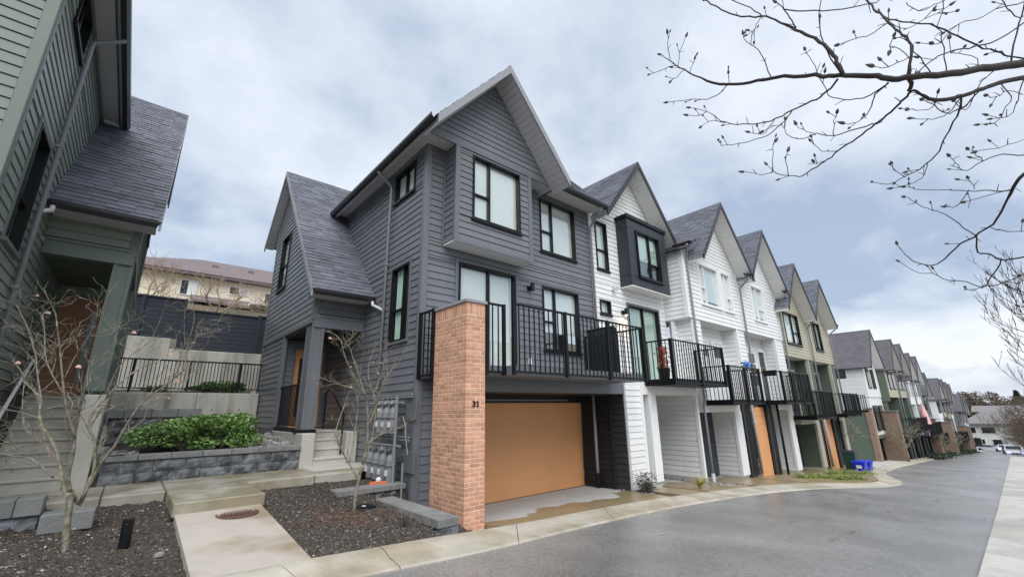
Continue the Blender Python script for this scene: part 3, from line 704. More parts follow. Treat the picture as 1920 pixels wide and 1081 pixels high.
# manhole cover
mh = thing('manhole_cover', 'round rusty cast iron manhole cover in the front walk', 'manhole cover', (1.30, 7.02, zwalk(7.02)))
zc_ = zwalk(7.02); mb = MB().lathe((1.30, 7.02, zc_ - .01), [(.245, 0), (.245, .018), (.225, .018), (.225, .012), (.02, .012)], 28); mb.build('cover_plate', 'iron', mh)
for i in range(-6, 7):
    for j in range(-6, 7):
        x, y = i * .033, j * .033
        if x * x + y * y < .2 ** 2:
            if (i + j) % 2: inst('tread_bar', 'trdA', lambda: MB().box(-.014, .014, -.005, .005, 0, .01).__dict__ and (lambda q: (q.v, q.f))(MB().box(-.014, .014, -.005, .005, 0, .01)), 'iron', (1.30 + x, 7.02 + y, zc_ + .002), mh)
            else: inst('tread_bar', 'trdB', lambda: (lambda q: (q.v, q.f))(MB().box(-.005, .005, -.014, .014, 0, .01)), 'iron', (1.30 + x, 7.02 + y, zc_ + .002), mh)

# ------------------------------------------------------------------ block walls
def blocks(t, axis, c, out, u0, u1, courses, L=.42, cap=True, depth=.28, seed=1):
    """split-face block retaining wall, courses = [(z0,z1),...]; last is the cap"""
    rnd = random.Random(seed); W = ax(axis, c, out)
    for k, (a, b) in enumerate(courses):
        iscap = cap and k == len(courses) - 1; u = u0 - (L / 2 if k % 2 else 0)
        while u < u1 - .02:
            s, e = max(u, u0), min(u + L, u1)
            if e - s > .04:
                d = .04 if iscap else rnd.uniform(-.008, .012)
                p, q = W(s + .003, -depth, a), W(e - .003, d, b - .004)
                if iscap: v, f = chbox(min(p[0], q[0]), max(p[0], q[0]), min(p[1], q[1]), max(p[1], q[1]), a, b, .008); mk('cap_block', v, f, 'block_cap', t)
                else:
                    # rough split face: small grid on the outer side
                    n, m_ = 5, 3; v = []; f = []
                    for i in range(n + 1):
                        for j in range(m_ + 1):
                            edge = i in (0, n) or j in (0, m_); dd = d - .012 if edge else d + rnd.uniform(.0, .028)
                            v.append(W(lerp(s + .003, e - .003, i / n), dd, lerp(a, b - .004, j / m_)))
                    fl = (axis == 'y') == (out < 0)
                    for i in range(n):
                        for j in range(m_):
                            q4 = (i * (m_ + 1) + j, (i + 1) * (m_ + 1) + j, (i + 1) * (m_ + 1) + j + 1, i * (m_ + 1) + j + 1); f.append(q4 if fl else q4[::-1])
                    z = len(v); v += [W(s + .003, -depth, a), W(e - .003, -depth, a), W(e - .003, -depth, b - .004), W(s + .003, -depth, b - .004)]
                    c00, c10, c11, c01 = 0, n * (m_ + 1), n * (m_ + 1) + m_, m_
                    for q4 in ((z, z + 1, c10, c00), (z + 1, z + 2, c11, c10), (z + 2, z + 3, c01, c11), (z + 3, z, c00, c01)): f.append(q4 if fl else q4[::-1])
                    mk('block', v, f, 'block', t)
            u += L
pl = thing('block_planter_wall', 'long grey split-face block retaining wall in front of the green bush', 'retaining wall', (1.3, 9.95, ZP))
blocks(pl, 'y', 9.97, -1, -.2, 2.82, [(ZP - .02, ZP + .17), (ZP + .172, ZP + .36), (ZP + .362, ZP + .45)], .45)
blocks(pl, 'x', -.2, -1, 9.97, 12.2, [(ZP - .02, ZP + .17), (ZP + .172, ZP + .36), (ZP + .362, ZP + .45)], .45, seed=4)
pw = thing('block_planter_wall', 'short upper block wall behind the bush below the concrete wall', 'retaining wall', (.5, 12.3, -.4))
blocks(pw, 'y', 12.2, -1, -.3, 1.25, [(-.6, -.42), (-.418, -.24), (-.238, -.06), (-.058, .12)], .45, seed=6)
grid('planter_soil', frange(-.15, 2.85, .15), frange(10.05, 14.8, .15), lambda x, y: -.74 + .15 * max(0, (y - 10.3) / 2) + rough(x, y) + (.5 if y > 12.3 and x < 1.25 else 0), 'soil', kind='structure')
chips('river_gravel', 1500, lambda r: (r.uniform(2.0, 2.85), r.uniform(10.15, 12.6)) if r.random() < .75 else (r.uniform(-.15, .25), r.uniform(10.1, 11)), 'gravel', .015, .045, lambda x, y: -.70 + .17 * max(0, (y - 10.3) / 2), 9, .9, label='pale river gravel beside the bush in the block planter')
lw = thing('low_block_wall', 'low dark block edging wall at the far left behind the bare shrub', 'retaining wall', (-1.4, 7.3, -1.3))
blocks(lw, 'y', 7.75, -1, -2.9, -.57, [(-1.52, -1.31), (-1.308, -1.10), (-1.098, -.91)], .42, seed=8)
lw = thing('low_block_wall', 'short low block step wall directly behind the trunk of the bare shrub', 'retaining wall', (-.3, 7.4, -1.35))
blocks(lw, 'y', 7.55, -1, -.56, -.10, [(-1.50, -1.28), (-1.278, -1.08)], .46, seed=9)
lw = thing('low_block_wall', 'low mossy block wall below the gas meters', 'retaining wall', (3.4, 7.7, -1.4))
blocks(lw, 'y', 7.66, -1, 2.78, 4.02, [(-1.50, -1.345), (-1.343, -1.25)], .42, seed=11)
lw = thing('low_block_wall', 'low mossy block wall ending at the foot of the brick pillar', 'retaining wall', (3.45, 6.4, -1.6))
blocks(lw, 'x', 3.36, -1, 5.36, 7.35, [(-1.72, -1.50), (-1.498, -1.385)], .46, seed=12)
# ------------------------------------------------------------------ end houses
def end_house(name, label, mats, zoff=0, detail=True, corner_y=7.5):
    """dark corner house: side wall, street front with bay, porch wing. mats: siding, trim, soffit, door"""
    sd, tr, so_, inner = mats['siding'], mats['trim'], mats['soffit'], mats['inner']
    H = thing(name, label, 'townhouse', (4.1, corner_y, -1.9))
    cy = corner_y
    # side wall -------------------------------------------------
    holes = [(7.98, 9.0, 4.83, 5.58), (8.02, 8.85, 1.42, 3.12)]
    siding(H, 'x', 4.1, -1, cy + .0, 13.3, -2.0, 5.80, sd, holes)
    window(H, 'x', 4.1, -1, 7.98, 9.0, 4.83, 5.58, [(0, .5, 0, 1), (.5, 1, 0, 1)], 'black_metal', 'blind', bl_frac=.8)
    window(H, 'x', 4.1, -1, 8.02, 8.85, 1.42, 3.12, [(0, .38, 0, 1), (.38, 1, 0, .42), (.38, 1, .42, 1)], 'black_metal', 'curtain_green', trim=tr, flip=False)
    # corner boards
    cbox('corner_board', 4.062, 4.19, cy - .045, cy - .0, -2.05, 5.76, tr, H)
    cbox('corner_board', 4.055, 4.10, cy + .001, cy + .10, -2.05, 5.76, tr, H)
    box('frieze_board', 4.05, 4.10, cy + .101, 12.5, 5.63, 5.76, tr, H)
    if not mats.get('front', True):
        siding(H, 'y', cy, -1, 4.19, 9.65, -1.9, 5.8, tr, joined=False)  # front boards take the darker trim green: facade shade put into the colour
    else:
        # street front ----------------------------------------------
        fh = [(4.95, 6.62, .74, 3.15), (7.53, 8.93, 1.40, 3.06), (7.53, 8.94, 4.02, 5.56), (4.7, 9.66, -2.2, .60), (4.6, 6.74, 3.48, 5.8)]
        siding(H, 'y', cy, -1, 4.19, 9.65, -2.0, 5.80, sd, fh)
        window(H, 'y', cy, -1, 4.95, 6.62, .74, 3.15, [(0, .52, 0, 1), (.52, 1, 0, 1)], 'black_metal', 'folds', trim=tr, sill=False, fw=.06, gm='glass_bright')
        window(H, 'y', cy, -1, 7.53, 8.93, 1.40, 3.06, [(0, .34, .45, 1), (0, .34, 0, .45), (.34, 1, 0, 1)], 'black_metal', 'blind', gm='glass_bright', bl_frac=.72)
        window(H, 'y', cy, -1, 7.53, 8.94, 4.02, 5.56, L3, 'black_metal', 'blind', gm='glass_bright')
        wall_lamp(H, 7.06, cy - .03, 2.90)
        box('outlet_box', 6.98, 7.06, cy - .07, cy - .03, 1.02, 1.16, 'pale_plastic', H)
        # bay
        bx0, bx1, by, bz = 4.56, 6.78, 7.05, 3.44
        siding(H, 'y', by, -1, bx0 + .09, bx1 - .09, bz + .02, 5.72, sd, [(4.99, 6.41, 4.04, 5.62)])
        window(H, 'y', by, -1, 4.99, 6.41, 4.04, 5.62, L3, 'black_metal', 'blind', gm='glass_bright')
        siding(H, 'x', bx0, -1, by + .045, cy - .03, bz + .02, 5.72, sd)
        siding(H, 'x', bx1, 1, by + .045, cy - .03, bz + .02, 5.72, sd)
        for xa, xb in ((bx0 - .03, bx0 + .09), (bx1 - .09, bx1 + .03)): box('corner_board', xa, xb, by - .035, by + .045, bz, 5.74, tr, H)
        box('bay_floor', bx0 - .02, bx1 + .02, by - .02, cy - .028, bz - .03, bz - .001, 'soffit_white', H)
        box('drip_edge', bx0 - .032, bx1 + .032, by - .04, by - .02, bz - .045, bz + .02, tr, H)
        box('inside_trim', bx0 - .06, bx0 - .028, cy - .06, cy - .028, bz, 5.74, tr, H)
        # gable over the bay
        sl = 1.2; xr, zrg = 5.66, 8.06
        gl = lambda z: (xr - (zrg - .20 - z) / sl, xr + (zrg - .20 - z) / sl)
        siding(H, 'y', by - .002, -1, 3.5, 8, 5.78, 7.84, sd, lim=gl)
        box('frieze_board', 3.90, 7.46, by - .04, by - .002, 5.70, 5.78, tr, H)
        box('soffit', 3.72, 4.555, 7.03, cy - .05, 5.745, 5.765, 'soffit_grey', H)
        box('soffit', 6.815, 7.5, 7.03, cy - .03, 5.745, 5.765, 'soffit_grey', H)
        box('soffit', 7.502, 9.72, 6.94, cy - .03, 5.745, 5.765, 'soffit_grey', H)
        box('soffit', 3.72, 4.05, cy - .045, 12.4, 5.745, 5.765, 'soffit_grey', H)
        for i in range(8):
            box('soffit_groove', 3.76 + i * .1, 3.765 + i * .1, 7.05, cy - .08, 5.738, 5.745, 'fascia_grey', H)
        gable_y(H, xr, zrg, 1.95, 1.98, sl, 6.45, 13.6, 'fascia_grey', so_, by - .03)
        gutter(H, [(3.655, 6.50, 5.655), (3.655, 12.42, 5.655)][::-1])
        rp = part('roof', H)
        slab(rp, 'roof_deck', (7.58, 6.93, 5.77), (9.76, 6.93, 5.77), (9.76, 9.0, 8.1), (7.58, 9.0, 8.1), .06, 'soffit_grey')
        shingles(rp, (7.58, 6.9, 5.78), (9.78, 6.9, 5.78), (9.78, 9.0, 8.12), (7.58, 9.0, 8.12))
        slab(rp, 'roof_deck', (6.9, 11.1, 5.77), (9.76, 11.1, 5.77), (9.76, 9.0, 8.1), (6.9, 9.0, 8.1), .06, 'soffit_grey')
        gutter(H, [(7.5, 6.87, 5.68), (9.78, 6.87, 5.68)])
        box('fascia_board', 7.5, 9.76, 6.935, 6.96, 5.70, 5.86, 'gutter_dark', H)
        downpipe(H, [(9.52, 6.88, 5.74), (9.52, 6.9, 5.62), (9.60, 7.40, 5.25), (9.60, 7.42, .75)])
        box('corner_board', 9.60, 9.72, cy - .05, cy - .0285, .7, 5.74, 'white_trim', H)
        # garage -----------------------------------------------------
        g = part('garage_door', H)
        for i in range(4): box('door_panel', 4.72, 9.56, 8.15, 8.2, -1.97 + i * .53, -1.97 + i * .53 + .5293, 'orange_door', g)
        box('door_seal', 4.72, 9.56, 8.148, 8.19, -1.988, -1.971, 'gutter_dark', g)
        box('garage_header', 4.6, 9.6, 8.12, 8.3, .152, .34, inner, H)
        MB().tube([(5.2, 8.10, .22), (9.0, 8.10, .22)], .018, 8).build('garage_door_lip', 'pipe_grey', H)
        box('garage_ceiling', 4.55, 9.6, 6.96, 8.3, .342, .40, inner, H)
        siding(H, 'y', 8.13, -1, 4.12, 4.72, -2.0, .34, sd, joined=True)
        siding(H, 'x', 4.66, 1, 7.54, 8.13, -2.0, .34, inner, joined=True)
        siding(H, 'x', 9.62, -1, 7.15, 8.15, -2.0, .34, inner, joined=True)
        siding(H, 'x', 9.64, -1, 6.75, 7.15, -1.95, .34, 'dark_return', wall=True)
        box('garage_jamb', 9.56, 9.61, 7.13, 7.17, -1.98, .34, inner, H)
        downpipe(H, [(9.50, 7.62, .34), (9.50, 7.62, -1.88)], 'fascia_grey', .04)
        MB().tube([(9.50, 7.62, -1.98), (9.50, 7.62, -1.62)], .06, 10).build('drain_boot', 'black_metal', H)
        box('beam', 4.56, 9.65, 6.72, 6.96, .345, .60, tr, H)
        # balcony
        b = balcony(H, 4.12, 9.0, 5.72, cy - .03, .72, 1.86, 4, fasc='dark_trim', under='dark_trim', notch=(4.99, 5.97),
                    segs=[((4.95, 5.66), (9.06, 5.66)), ((4.54, 5.91), (4.93, 5.91)), ((4.07, 6.95), (4.07, 7.44)), ((9.06, 5.70), (9.06, 7.42))])
        box('deck_soffit_strip', 5.0, 8.98, 5.74, 5.80, .575, .589, 'pipe_grey', b)
        s = part('privacy_screen', H)
        for i in range(7): box('screen_board', 9.22, 9.255, 6.62 + i * .118, 6.62 + i * .118 + .112, .76, 2.02, 'black_panel', s)
        box('screen_cap', 9.19, 9.285, 6.58, 7.46, 2.02, 2.07, 'black_metal', s)
        box('screen_post', 9.205, 9.27, 6.55, 6.615, .72, 2.02, 'black_metal', s)
    # porch wing ---------------------------------------------------
    sl = 1.125; yr, zrw = 14.2, 7.62; X = 2.9; Yf = 10.36
    lim = lambda z: (max(Yf, yr - (zrw - .16 - z) / sl), yr + (zrw - .16 - z) / sl)
    siding(H, 'x', X, -1, Yf + .08, 15.25, 2.08, zrw - .25, sd, [(13.52, 14.46, 3.58, 5.36)], lim=lim)
    window(H, 'x', X, -1, 13.52, 14.46, 3.58, 5.36, [(0, 1, .45, 1), (0, 1, 0, .45)], 'black_metal', 'blind', bl_frac=.5)
    siding(H, 'x', X, -1, 12.86, 15.25, -1.0, 2.0, sd)
    box('band_board', X - .045, X, 10.36, 15.3, 2.0, 2.08, tr, H)
    box('corner_board', X - .04, X + .06, 12.74, 12.855, -.5, 2.0, tr, H)
    box('corner_board', X - .04, X + .0, 15.25, 15.36, -1, 5.9, tr, H)
    box('corner_board', X - .042, X + .09, Yf - .04, Yf + .08, 2.08, 2.72, tr, H)
    siding(H, 'y', Yf, -1, X + .09, 4.08, 2.22, 2.85, sd, joined=False)
    box('porch_beam', X + .0, 4.07, Yf - .05, Yf + .15, 1.90, 2.14, tr, H); box('beam_cap', X + .09, 4.07, Yf - .075, Yf - .05, 2.14, 2.19, tr, H)
    po = part('porch_post', H)
    box('post_core', X, X + .235, Yf, Yf + .42, -.36, 1.99, tr, po)
    for xa, xb in ((X - .02, X + .03), (X + .20, X + .255)): box('post_board', xa, xb, Yf - .022, Yf, -.36, 1.895, tr, po)
    for ya, yb in ((Yf, Yf + .04), (Yf + .385, Yf + .425)): box('post_board', X - .022, X, ya, yb, -.36, 1.995, tr, po)
    box('post_shoe', X - .06, X + .29, Yf - .06, Yf + .47, -.43, -.36, 'black_metal', po)
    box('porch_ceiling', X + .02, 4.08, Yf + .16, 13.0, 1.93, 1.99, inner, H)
    # porch back wall with the front door
    siding(H, 'y', 12.9, -1, X + .02, 4.08, -.4, 1.93, sd, [(3.20, 4.02, -.4, 1.72)], joined=True)
    fd = box('front_door', 3.24, 3.98, 12.9, 12.95, -.39, 1.68, mats['door'], H)
    box('door_lite', 3.36, 3.48, 12.885, 12.9, -.1, 1.45, 'car_glass', fd); MB().tube([(3.9, 12.86, .45), (3.9, 12.86, .8)], .012, 6).build('door_handle', 'chrome', fd)
    MB().box(3.18, 3.24, 12.86, 12.96, -.4, 1.74).box(3.98, 4.04, 12.86, 12.96, -.4, 1.74).box(3.24, 3.98, 12.86, 12.96, 1.68, 1.74).build('door_frame', tr, fd)
    balc = part('porch_railing', H)
    box('top_rail', X + .03, X + .08, 10.80, 12.74, .62, .66, 'black_metal', balc); box('bottom_rail', X + .035, X + .075, 10.80, 12.74, -.30, -.27, 'black_metal', balc)
    for i in range(17): inst('baluster', ('pbal',), lambda: chb(.009, .009, 0, .9), 'black_metal', (X + .055, 10.88 + i * .112, -.28), balc)
    # roof of the wing
    rp = part('porch_roof', H); xa, xb = 2.65, 5.3
    e0, e1 = (xa, 9.80, zrw - sl * 4.4), (xb, 9.80, zrw - sl * 4.4); r0, r1 = (xa, yr, zrw), (xb, yr, zrw)
    e1b = (4.09, 9.80, zrw - sl * 4.4); 
    slab(rp, 'roof_deck', e0, (4.09, 9.80, e0[2]), (4.09, 12.55, zrw - sl * 1.65), (xa, 12.55, zrw - sl * 1.65), .09, so_)
    slab(rp, 'roof_deck', (xa, 12.55, zrw - sl * 1.65), (xb, 12.55, zrw - sl * 1.65), r1, r0, .09, so_)
    shingles(rp, (xa - .03, 9.76, e0[2] - .03), (4.11, 9.76, e0[2] - .03), (4.11, 12.45, zrw - sl * 1.75 + .005), (xa - .03, 12.45, zrw - sl * 1.75 + .005))
    shingles(rp, (xa - .03, 12.45, zrw - sl * 1.75 + .005), (xb, 12.45, zrw - sl * 1.75 + .005), (xb, yr, zrw + .01), (xa - .03, yr, zrw + .01))
    b0, b1 = (xa, 16.05, zrw - sl * 1.85), (xb, 16.05, zrw - sl * 1.85)
    slab(rp, 'roof_deck', b0, b1, r1, r0, .09, so_)
    shingles(rp, (xa - .03, 16.07, b0[2] - .02), (xb, 16.07, b0[2] - .02), (xb, yr, zrw + .01), (xa - .03, yr, zrw + .01))
    for (ya, za, yb, zb) in ((9.78, e0[2] - .02, yr, zrw), (16.07, b0[2], yr, zrw)):
        bb = [(xa - .035, ya, za - .17), (xa, ya, za - .17), (xa, yb, zb - .17), (xa - .035, yb, zb - .17)]
        if ya > yb: bb = [bb[3], bb[2], bb[1], bb[0]]
        MB().hexa(bb, [(p[0], p[1], p[2] + .19) for p in bb]).build('rake_board', 'fascia_grey', rp)
    for (ya, za, yb, zb, n) in ((9.95, zrw - sl * 4.25, yr, zrw, 40), (15.98, zrw - sl * 1.78, yr, zrw, 17)):
        for i in range(n):
            a0, a1 = (i + .05) / n, (i + .95) / n; p0, p1 = lerp(ya, yb, a0), lerp(ya, yb, a1); q0, q1 = lerp(za, zb, a0) - .175, lerp(za, zb, a1) - .175
            bb = [(xa, p0, q0), (X - .03, p0, q0), (X - .03, p1, q1), (xa, p1, q1)]
            if ya > yb: bb = [bb[3], bb[2], bb[1], bb[0]]
            MB().hexa(bb, [(p[0], p[1], p[2] + .02) for p in bb]).build('soffit_board', so_, rp)
    gutter(H, [(xa + .02, 9.74, e0[2] - .13), (4.06, 9.74, e0[2] - .13)])
    box('soffit', xa + .03, 4.06, 9.82, Yf - .03, e0[2] - .10, e0[2] - .085, 'soffit_grey', H)
    if not mats.get('front', True):
        gutter(H, [(3.655, 6.2, 5.655), (3.655, 12.42, 5.655)][::-1])
        box('soffit', 3.70, 4.05, 6.2, 12.4, 5.745, 5.765, 'soffit_grey', H)
        rp2 = part('roof', H)
        slab(rp2, 'roof_deck', (3.72, 6.2, 5.78), (3.72, 13.6, 5.78), (5.7, 13.6, 8.06), (5.7, 6.2, 8.06), .08, so_)
        shingles(rp2, (3.68, 6.2, 5.76), (3.68, 13.6, 5.76), (5.7, 13.6, 8.08), (5.7, 6.2, 8.08))
    dpm = 'pipe_grey'
    downpipe(H, [(3.66, 9.12, 5.74), (3.66, 9.12, 5.62), (4.02, 9.12, 5.36), (4.02, 9.12, -.4 if mats.get('front', True) else -.6)], dpm)
    downpipe(H, [(4.0, 9.72, e0[2] - .13), (4.0, 9.70, e0[2] - .22), (4.02, 9.2, e0[2] - .42), (4.02, 9.13, e0[2] - .46)], 'pipe_white')
    MB().box(3.98, 4.065, 9.07, 9.17, 3.3, 3.34).box(3.98, 4.065, 9.07, 9.17, 1.0, 1.04).build('pipe_strap', 'pipe_grey', H)
    return H
def porch_steps(label, zb, zt, n, X0=3.09, X1=4.06, Y0=9.98, tread=.28, rail=True):
    S = thing('porch_steps', label, 'steps', ((X0 + X1) / 2, Y0, zb)); rise = (zt - zb) / n
    for i in range(n):
        cbox('step', X0, X1, Y0 + i * tread, Y0 + (i + 1) * tread + .03, zb - .05 if i == 0 else zb + i * rise - .06, zb + (i + 1) * rise, 'concrete_step', S, .01)
        cbox('nosing', X0 + .001, X1 - .001, Y0 + i * tread - .022, Y0 + i * tread + .02, zb + (i + 1) * rise - .045, zb + (i + 1) * rise - .004, 'concrete_step', S, .006)
    cbox('porch_floor', 2.93, X1, Y0 + n * tread + .021, 13.0, zt - .2, zt - .002, 'concrete_step', S, .01)
    cbox('cheek_wall', 2.82, 3.085, Y0 - .02, 10.44, zb - .05, zt - .03, 'concrete_step', S, .012)
    cbox('cheek_wall', 2.86, 2.925, 10.445, 12.9, zb - .05, zt - .03, 'concrete_step', S, .012)
    box('sill_plate', 2.87, 2.96, 10.83, 12.72, zt - .028, zt + .06, 'black_metal', S)
    if rail:
        r = MB(); Yt = Y0 + n * tread
        r.tube([(X1 - .10, Y0 + .15, zb + .2), (X1 - .10, Y0 + .15, zb + 1.05), (X1 - .10, Yt, zt + .92), (X1 - .10, Yt + .35, zt + .92), (X1 - .10, Yt + .35, zt)], .022, 8); r.build('handrail', 'black_metal', S)
    return S
DARK = dict(siding='dark_siding', trim='dark_trim', soffit='soffit_grey', inner='dark_inner', door='orange_door')
H1 = end_house('corner_townhouse', 'dark grey corner townhouse with brick pillar, black balcony and orange garage door', DARK)
PS = porch_steps('concrete porch steps of the dark grey corner house', ZP, -.40, 4, X1=3.80)
cbox('cheek_wall', 3.803, 4.06, 10.12, 11.2, ZP - .05, -.43, 'concrete_step', PS, .012)
SAGE = dict(siding='sage_siding', trim='sage_trim_front_shade', soffit='sage_trim_front_shade', inner='green_trim', door='brown_door', front=False)
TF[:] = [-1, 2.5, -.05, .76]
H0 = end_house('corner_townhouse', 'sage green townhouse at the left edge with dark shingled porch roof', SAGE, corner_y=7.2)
TF[:] = [-1, 2.5, -.05, 0]
porch_steps('taller concrete porch steps of the sage green house at left', ZP + .03, .36, 8, rail=False, tread=.27)
TF[:] = [1, 0, 0, 0]
hr = thing('stair_handrail', 'dark handrail with solid panel beside the left porch steps', 'handrail', (-1.45, 9.6, ZP))
MB().tube([(-1.42, 9.75, ZP), (-1.42, 9.75, -.05), (-1.42, 11.2, .95), (-1.42, 11.6, .95)], .024, 8).build('rail', 'pipe_white', hr)
MB().hexa([(-1.44, 9.8, ZP + .1), (-1.40, 9.8, ZP + .1), (-1.40, 11.2, .2), (-1.44, 11.2, .2)], [(-1.44, 9.8, -.15), (-1.40, 9.8, -.15), (-1.40, 11.2, .85), (-1.44, 11.2, .85)]).build('side_panel', 'dark_inner', hr)

# brick pillar carrying the balcony corner ---------------------------------
PX0, PX1, PY0, PY1, PZ0, PZ1 = 4.10, 4.50, 5.90, 6.93, -1.95, 1.80
bp = part('brick_pillar', H1); bp['label'] = 'red brick pillar with house number 31 and dark metal cap'
box('mortar_core', PX0 + .006, PX1 - .006, PY0 + .006, PY1 - .006, PZ0, PZ1, 'mortar', bp)
bh, bj, bl, bt = .0565, .0120, .194, .0925
ch = bh + bj; nc = int((PZ1 - .205 - PZ0) / ch)
cuts = {}
def brick_at(x0, x1, y0, y1, z):
    key = ('brk', round(x1 - x0, 3), round(y1 - y0, 3)); hx, hy = (x1 - x0) / 2, (y1 - y0) / 2
    inst('brick', key, lambda: chbox(-hx, hx, -hy, hy, 0, bh, .004), 'brick', ((x0 + x1) / 2, (y0 + y1) / 2, z), bp)
z0c = PZ1 - .205 - nc * ch
for k in range(nc):
    z = z0c + k * ch
    # front face (street) and left face, corner brick alternating
    y = PY0 + (bl + bj if k % 2 else bt + bj)
    if k % 2:
        brick_at(PX0, PX0 + bt, PY0, PY0 + bl, z); x = PX0 + bt + bj
    else:
        brick_at(PX0, PX0 + bl, PY0, PY0 + bt, z); x = PX0 + bl + bj
    while x < PX1 - .03:
        e = min(x + bl, PX1)
        if PX1 - e < .03: e = PX1
        brick_at(x, e, PY0, PY0 + bt, z); x = e + bj
    while y < PY1 - .03:
        e = min(y + bl, PY1)
        if PY1 - e < .03: e = PY1
        brick_at(PX0, PX0 + bt, y, e, z); y = e + bj
    if k % 1 == 0:   # right face, simple stretchers, joined below
        cuts[k] = z
rm = MB()
for k, z in cuts.items():
    y = PY0 + bt + bj - (.1 if k % 2 else 0)
    while y < PY1:
        a, b = max(y, PY0 + bt + bj), min(y + bl, PY1)
        if b - a > .03: rm.box(PX1 - .03, PX1, a, b, z, z + bh)
        y += bl + bj
rm.build('brick_course', 'brick', bp, kind='stuff')
zsol = PZ1 - .198; x = PX0
while x < PX1 - .02:
    e = min(x + bh, PX1); hx = (e - x) / 2
    inst('brick', ('sold', round(e - x, 3)), lambda: chbox(-hx, hx, -.046, .046, 0, .192, .004), 'brick', ((x + e) / 2, PY0 + .046, zsol), bp); x = e + bj
y = PY0 + .092 + bj
while y < PY1 - .02:
    e = min(y + bh, PY1); hy = (e - y) / 2
    inst('brick', ('soldy', round(e - y, 3)), lambda: chbox(-.046, .046, -hy, hy, 0, .192, .004), 'brick', (PX0 + .046, (y + e) / 2, zsol), bp); y = e + bj
cbox('pillar_cap', PX0 - .03, PX1 + .03, PY0 - .03, PY1 + .03, PZ1, PZ1 + .055, 'fascia_grey', bp, .006)
def digit(ch_, x, z, h, par):
    w_ = h * .55; t = h * .16; m = MB(); y0, y1 = PY0 - .016, PY0 - .001
    if ch_ == '3':
        for za, zb in ((h - t, h), (h / 2 - t / 2, h / 2 + t / 2), (0, t)): m.box(x + (0 if za != h / 2 - t / 2 else w_ * .3), x + w_ - t, y0, y1, z + za, z + zb)
        m.box(x + w_ - t, x + w_, y0, y1, z + t * .6, z + h / 2 - t * .3); m.box(x + w_ - t, x + w_, y0, y1, z + h / 2 + t * .3, z + h - t * .6); m.box(x, x + t * .8, y0, y1, z + t, z + t * 1.9); m.box(x, x + t * .8, y0, y1, z + h - t * 1.9, z + h - t)
    else:
        m.box(x + w_ * .4, x + w_ * .4 + t, y0, y1, z + t, z + h); m.box(x + w_ * .05, x + w_ * .95, y0, y1, z, z + t); m.box(x + w_ * .12, x + w_ * .4, y0, y1, z + h - t * 1.8, z + h - t * .8)
    m.build('house_number', 'black_metal', par)
digit('3', 4.24, .05, .095, bp); digit('1', 4.312, .05, .095, bp)
# ------------------------------------------------------------------ white townhouse with the black box bay
U2 = thing('townhouse', 'white townhouse with black box bay window next to the dark corner house', 'townhouse', (11.6, 7.5, -2.1))
cy = 7.5
siding(U2, 'y', cy, -1, 9.72, 13.53, .58, 5.80, 'white_siding', [(9.9, 10.48, 4.02, 5.6), (9.9, 10.42, 2.65, 3.08), (11.3, 13.05, .74, 3.12), (11.06, 13.24, 3.64, 5.9)])
window(U2, 'y', cy, -1, 9.9, 10.48, 4.02, 5.6, [(0, 1, .42, 1), (0, 1, 0, .42)], 'black_metal', 'blind', gm='glass_bright')
window(U2, 'y', cy, -1, 9.9, 10.42, 2.65, 3.08, [(0, 1, 0, 1)], 'black_metal', 'blind', gm='glass_bright')
window(U2, 'y', cy, -1, 11.3, 13.05, .74, 3.12, [(0, .5, 0, 1), (.5, 1, 0, 1)], 'black_metal', 'curtain_green', trim='dark_trim', sill=False, gm='glass_bright')
wall_lamp(U2, 11.0, cy - .03, 2.82, True)
MB().box(10.55, 10.62, cy - .10, cy - .03, 3.46, 3.53).box(10.50, 10.70, cy - .16, cy - .10, 3.44, 3.49).build('vent_hood', 'pipe_white', U2)
bay = part('box_bay', U2); x0, x1, y0, z0, z1 = 11.02, 13.28, 7.05, 3.62, 5.86
xs = [x0, 11.45, 12.8, x1]; zs_ = [z0, 3.95, 5.53, z1]
pn = MB
for (xa, xb, za, zb) in ((x0, 12.2, 5.54, z1), (12.206, x1, 5.54, z1), (x0, 11.44, 3.95, 5.534), (12.81, x1, 3.95, 5.534), (x0, 12.35, z0, 3.944), (12.356, x1, z0, 3.944)):
    box('panel', xa + .003, xb - .003, y0, y0 + .03, za + .003, zb - .003, 'black_panel', bay)
for za, zb in ((z0, 3.944), (3.95, 5.534), (5.54, z1)):
    for xa in (x0 - .001, x1 - .029): box('panel', xa, xa + .03, y0 + .031, cy - .03, za + .003, zb - .003, 'black_panel', bay)
box('bay_core', x0 + .02, x1 - .02, y0 + .25, cy - .02, z0 + .01, z1, 'room_dark', bay)
cbox('bay_cap', x0 - .05, x1 + .05, y0 - .05, cy - .03, z1, z1 + .13, 'black_metal', bay, .008)
box('bay_floor', x0 - .0, x1 + .0, y0 + .0, cy - .03, z0 - .03, z0 - .001, 'soffit_white', bay)
W_ = window(U2, 'y', y0, -1, 11.45, 12.8, 3.95, 5.53, [(0, .58, 0, 1), (.58, 1, .36, 1), (.58, 1, 0, .36)], 'black_metal', 'curtain_green', sill=True, gm='glass_bright', bl_frac=.6)
sl = 1.2; xr, zg = 11.80, 8.08
siding(U2, 'y', cy - .001, -1, 9.6, 14, 5.82, 7.86, 'white_siding', lim=lambda z: (xr - (zg - .2 - z) / sl, xr + (zg - .2 - z) / sl))
gable_y(U2, xr, zg, 1.98, 1.98, sl, 6.9, 13.6, 'gutter_dark', 'soffit_white', cy - .03)
gutter(U2, [(13.72, 6.98, 5.42), (13.72, 6.3, 5.42)])
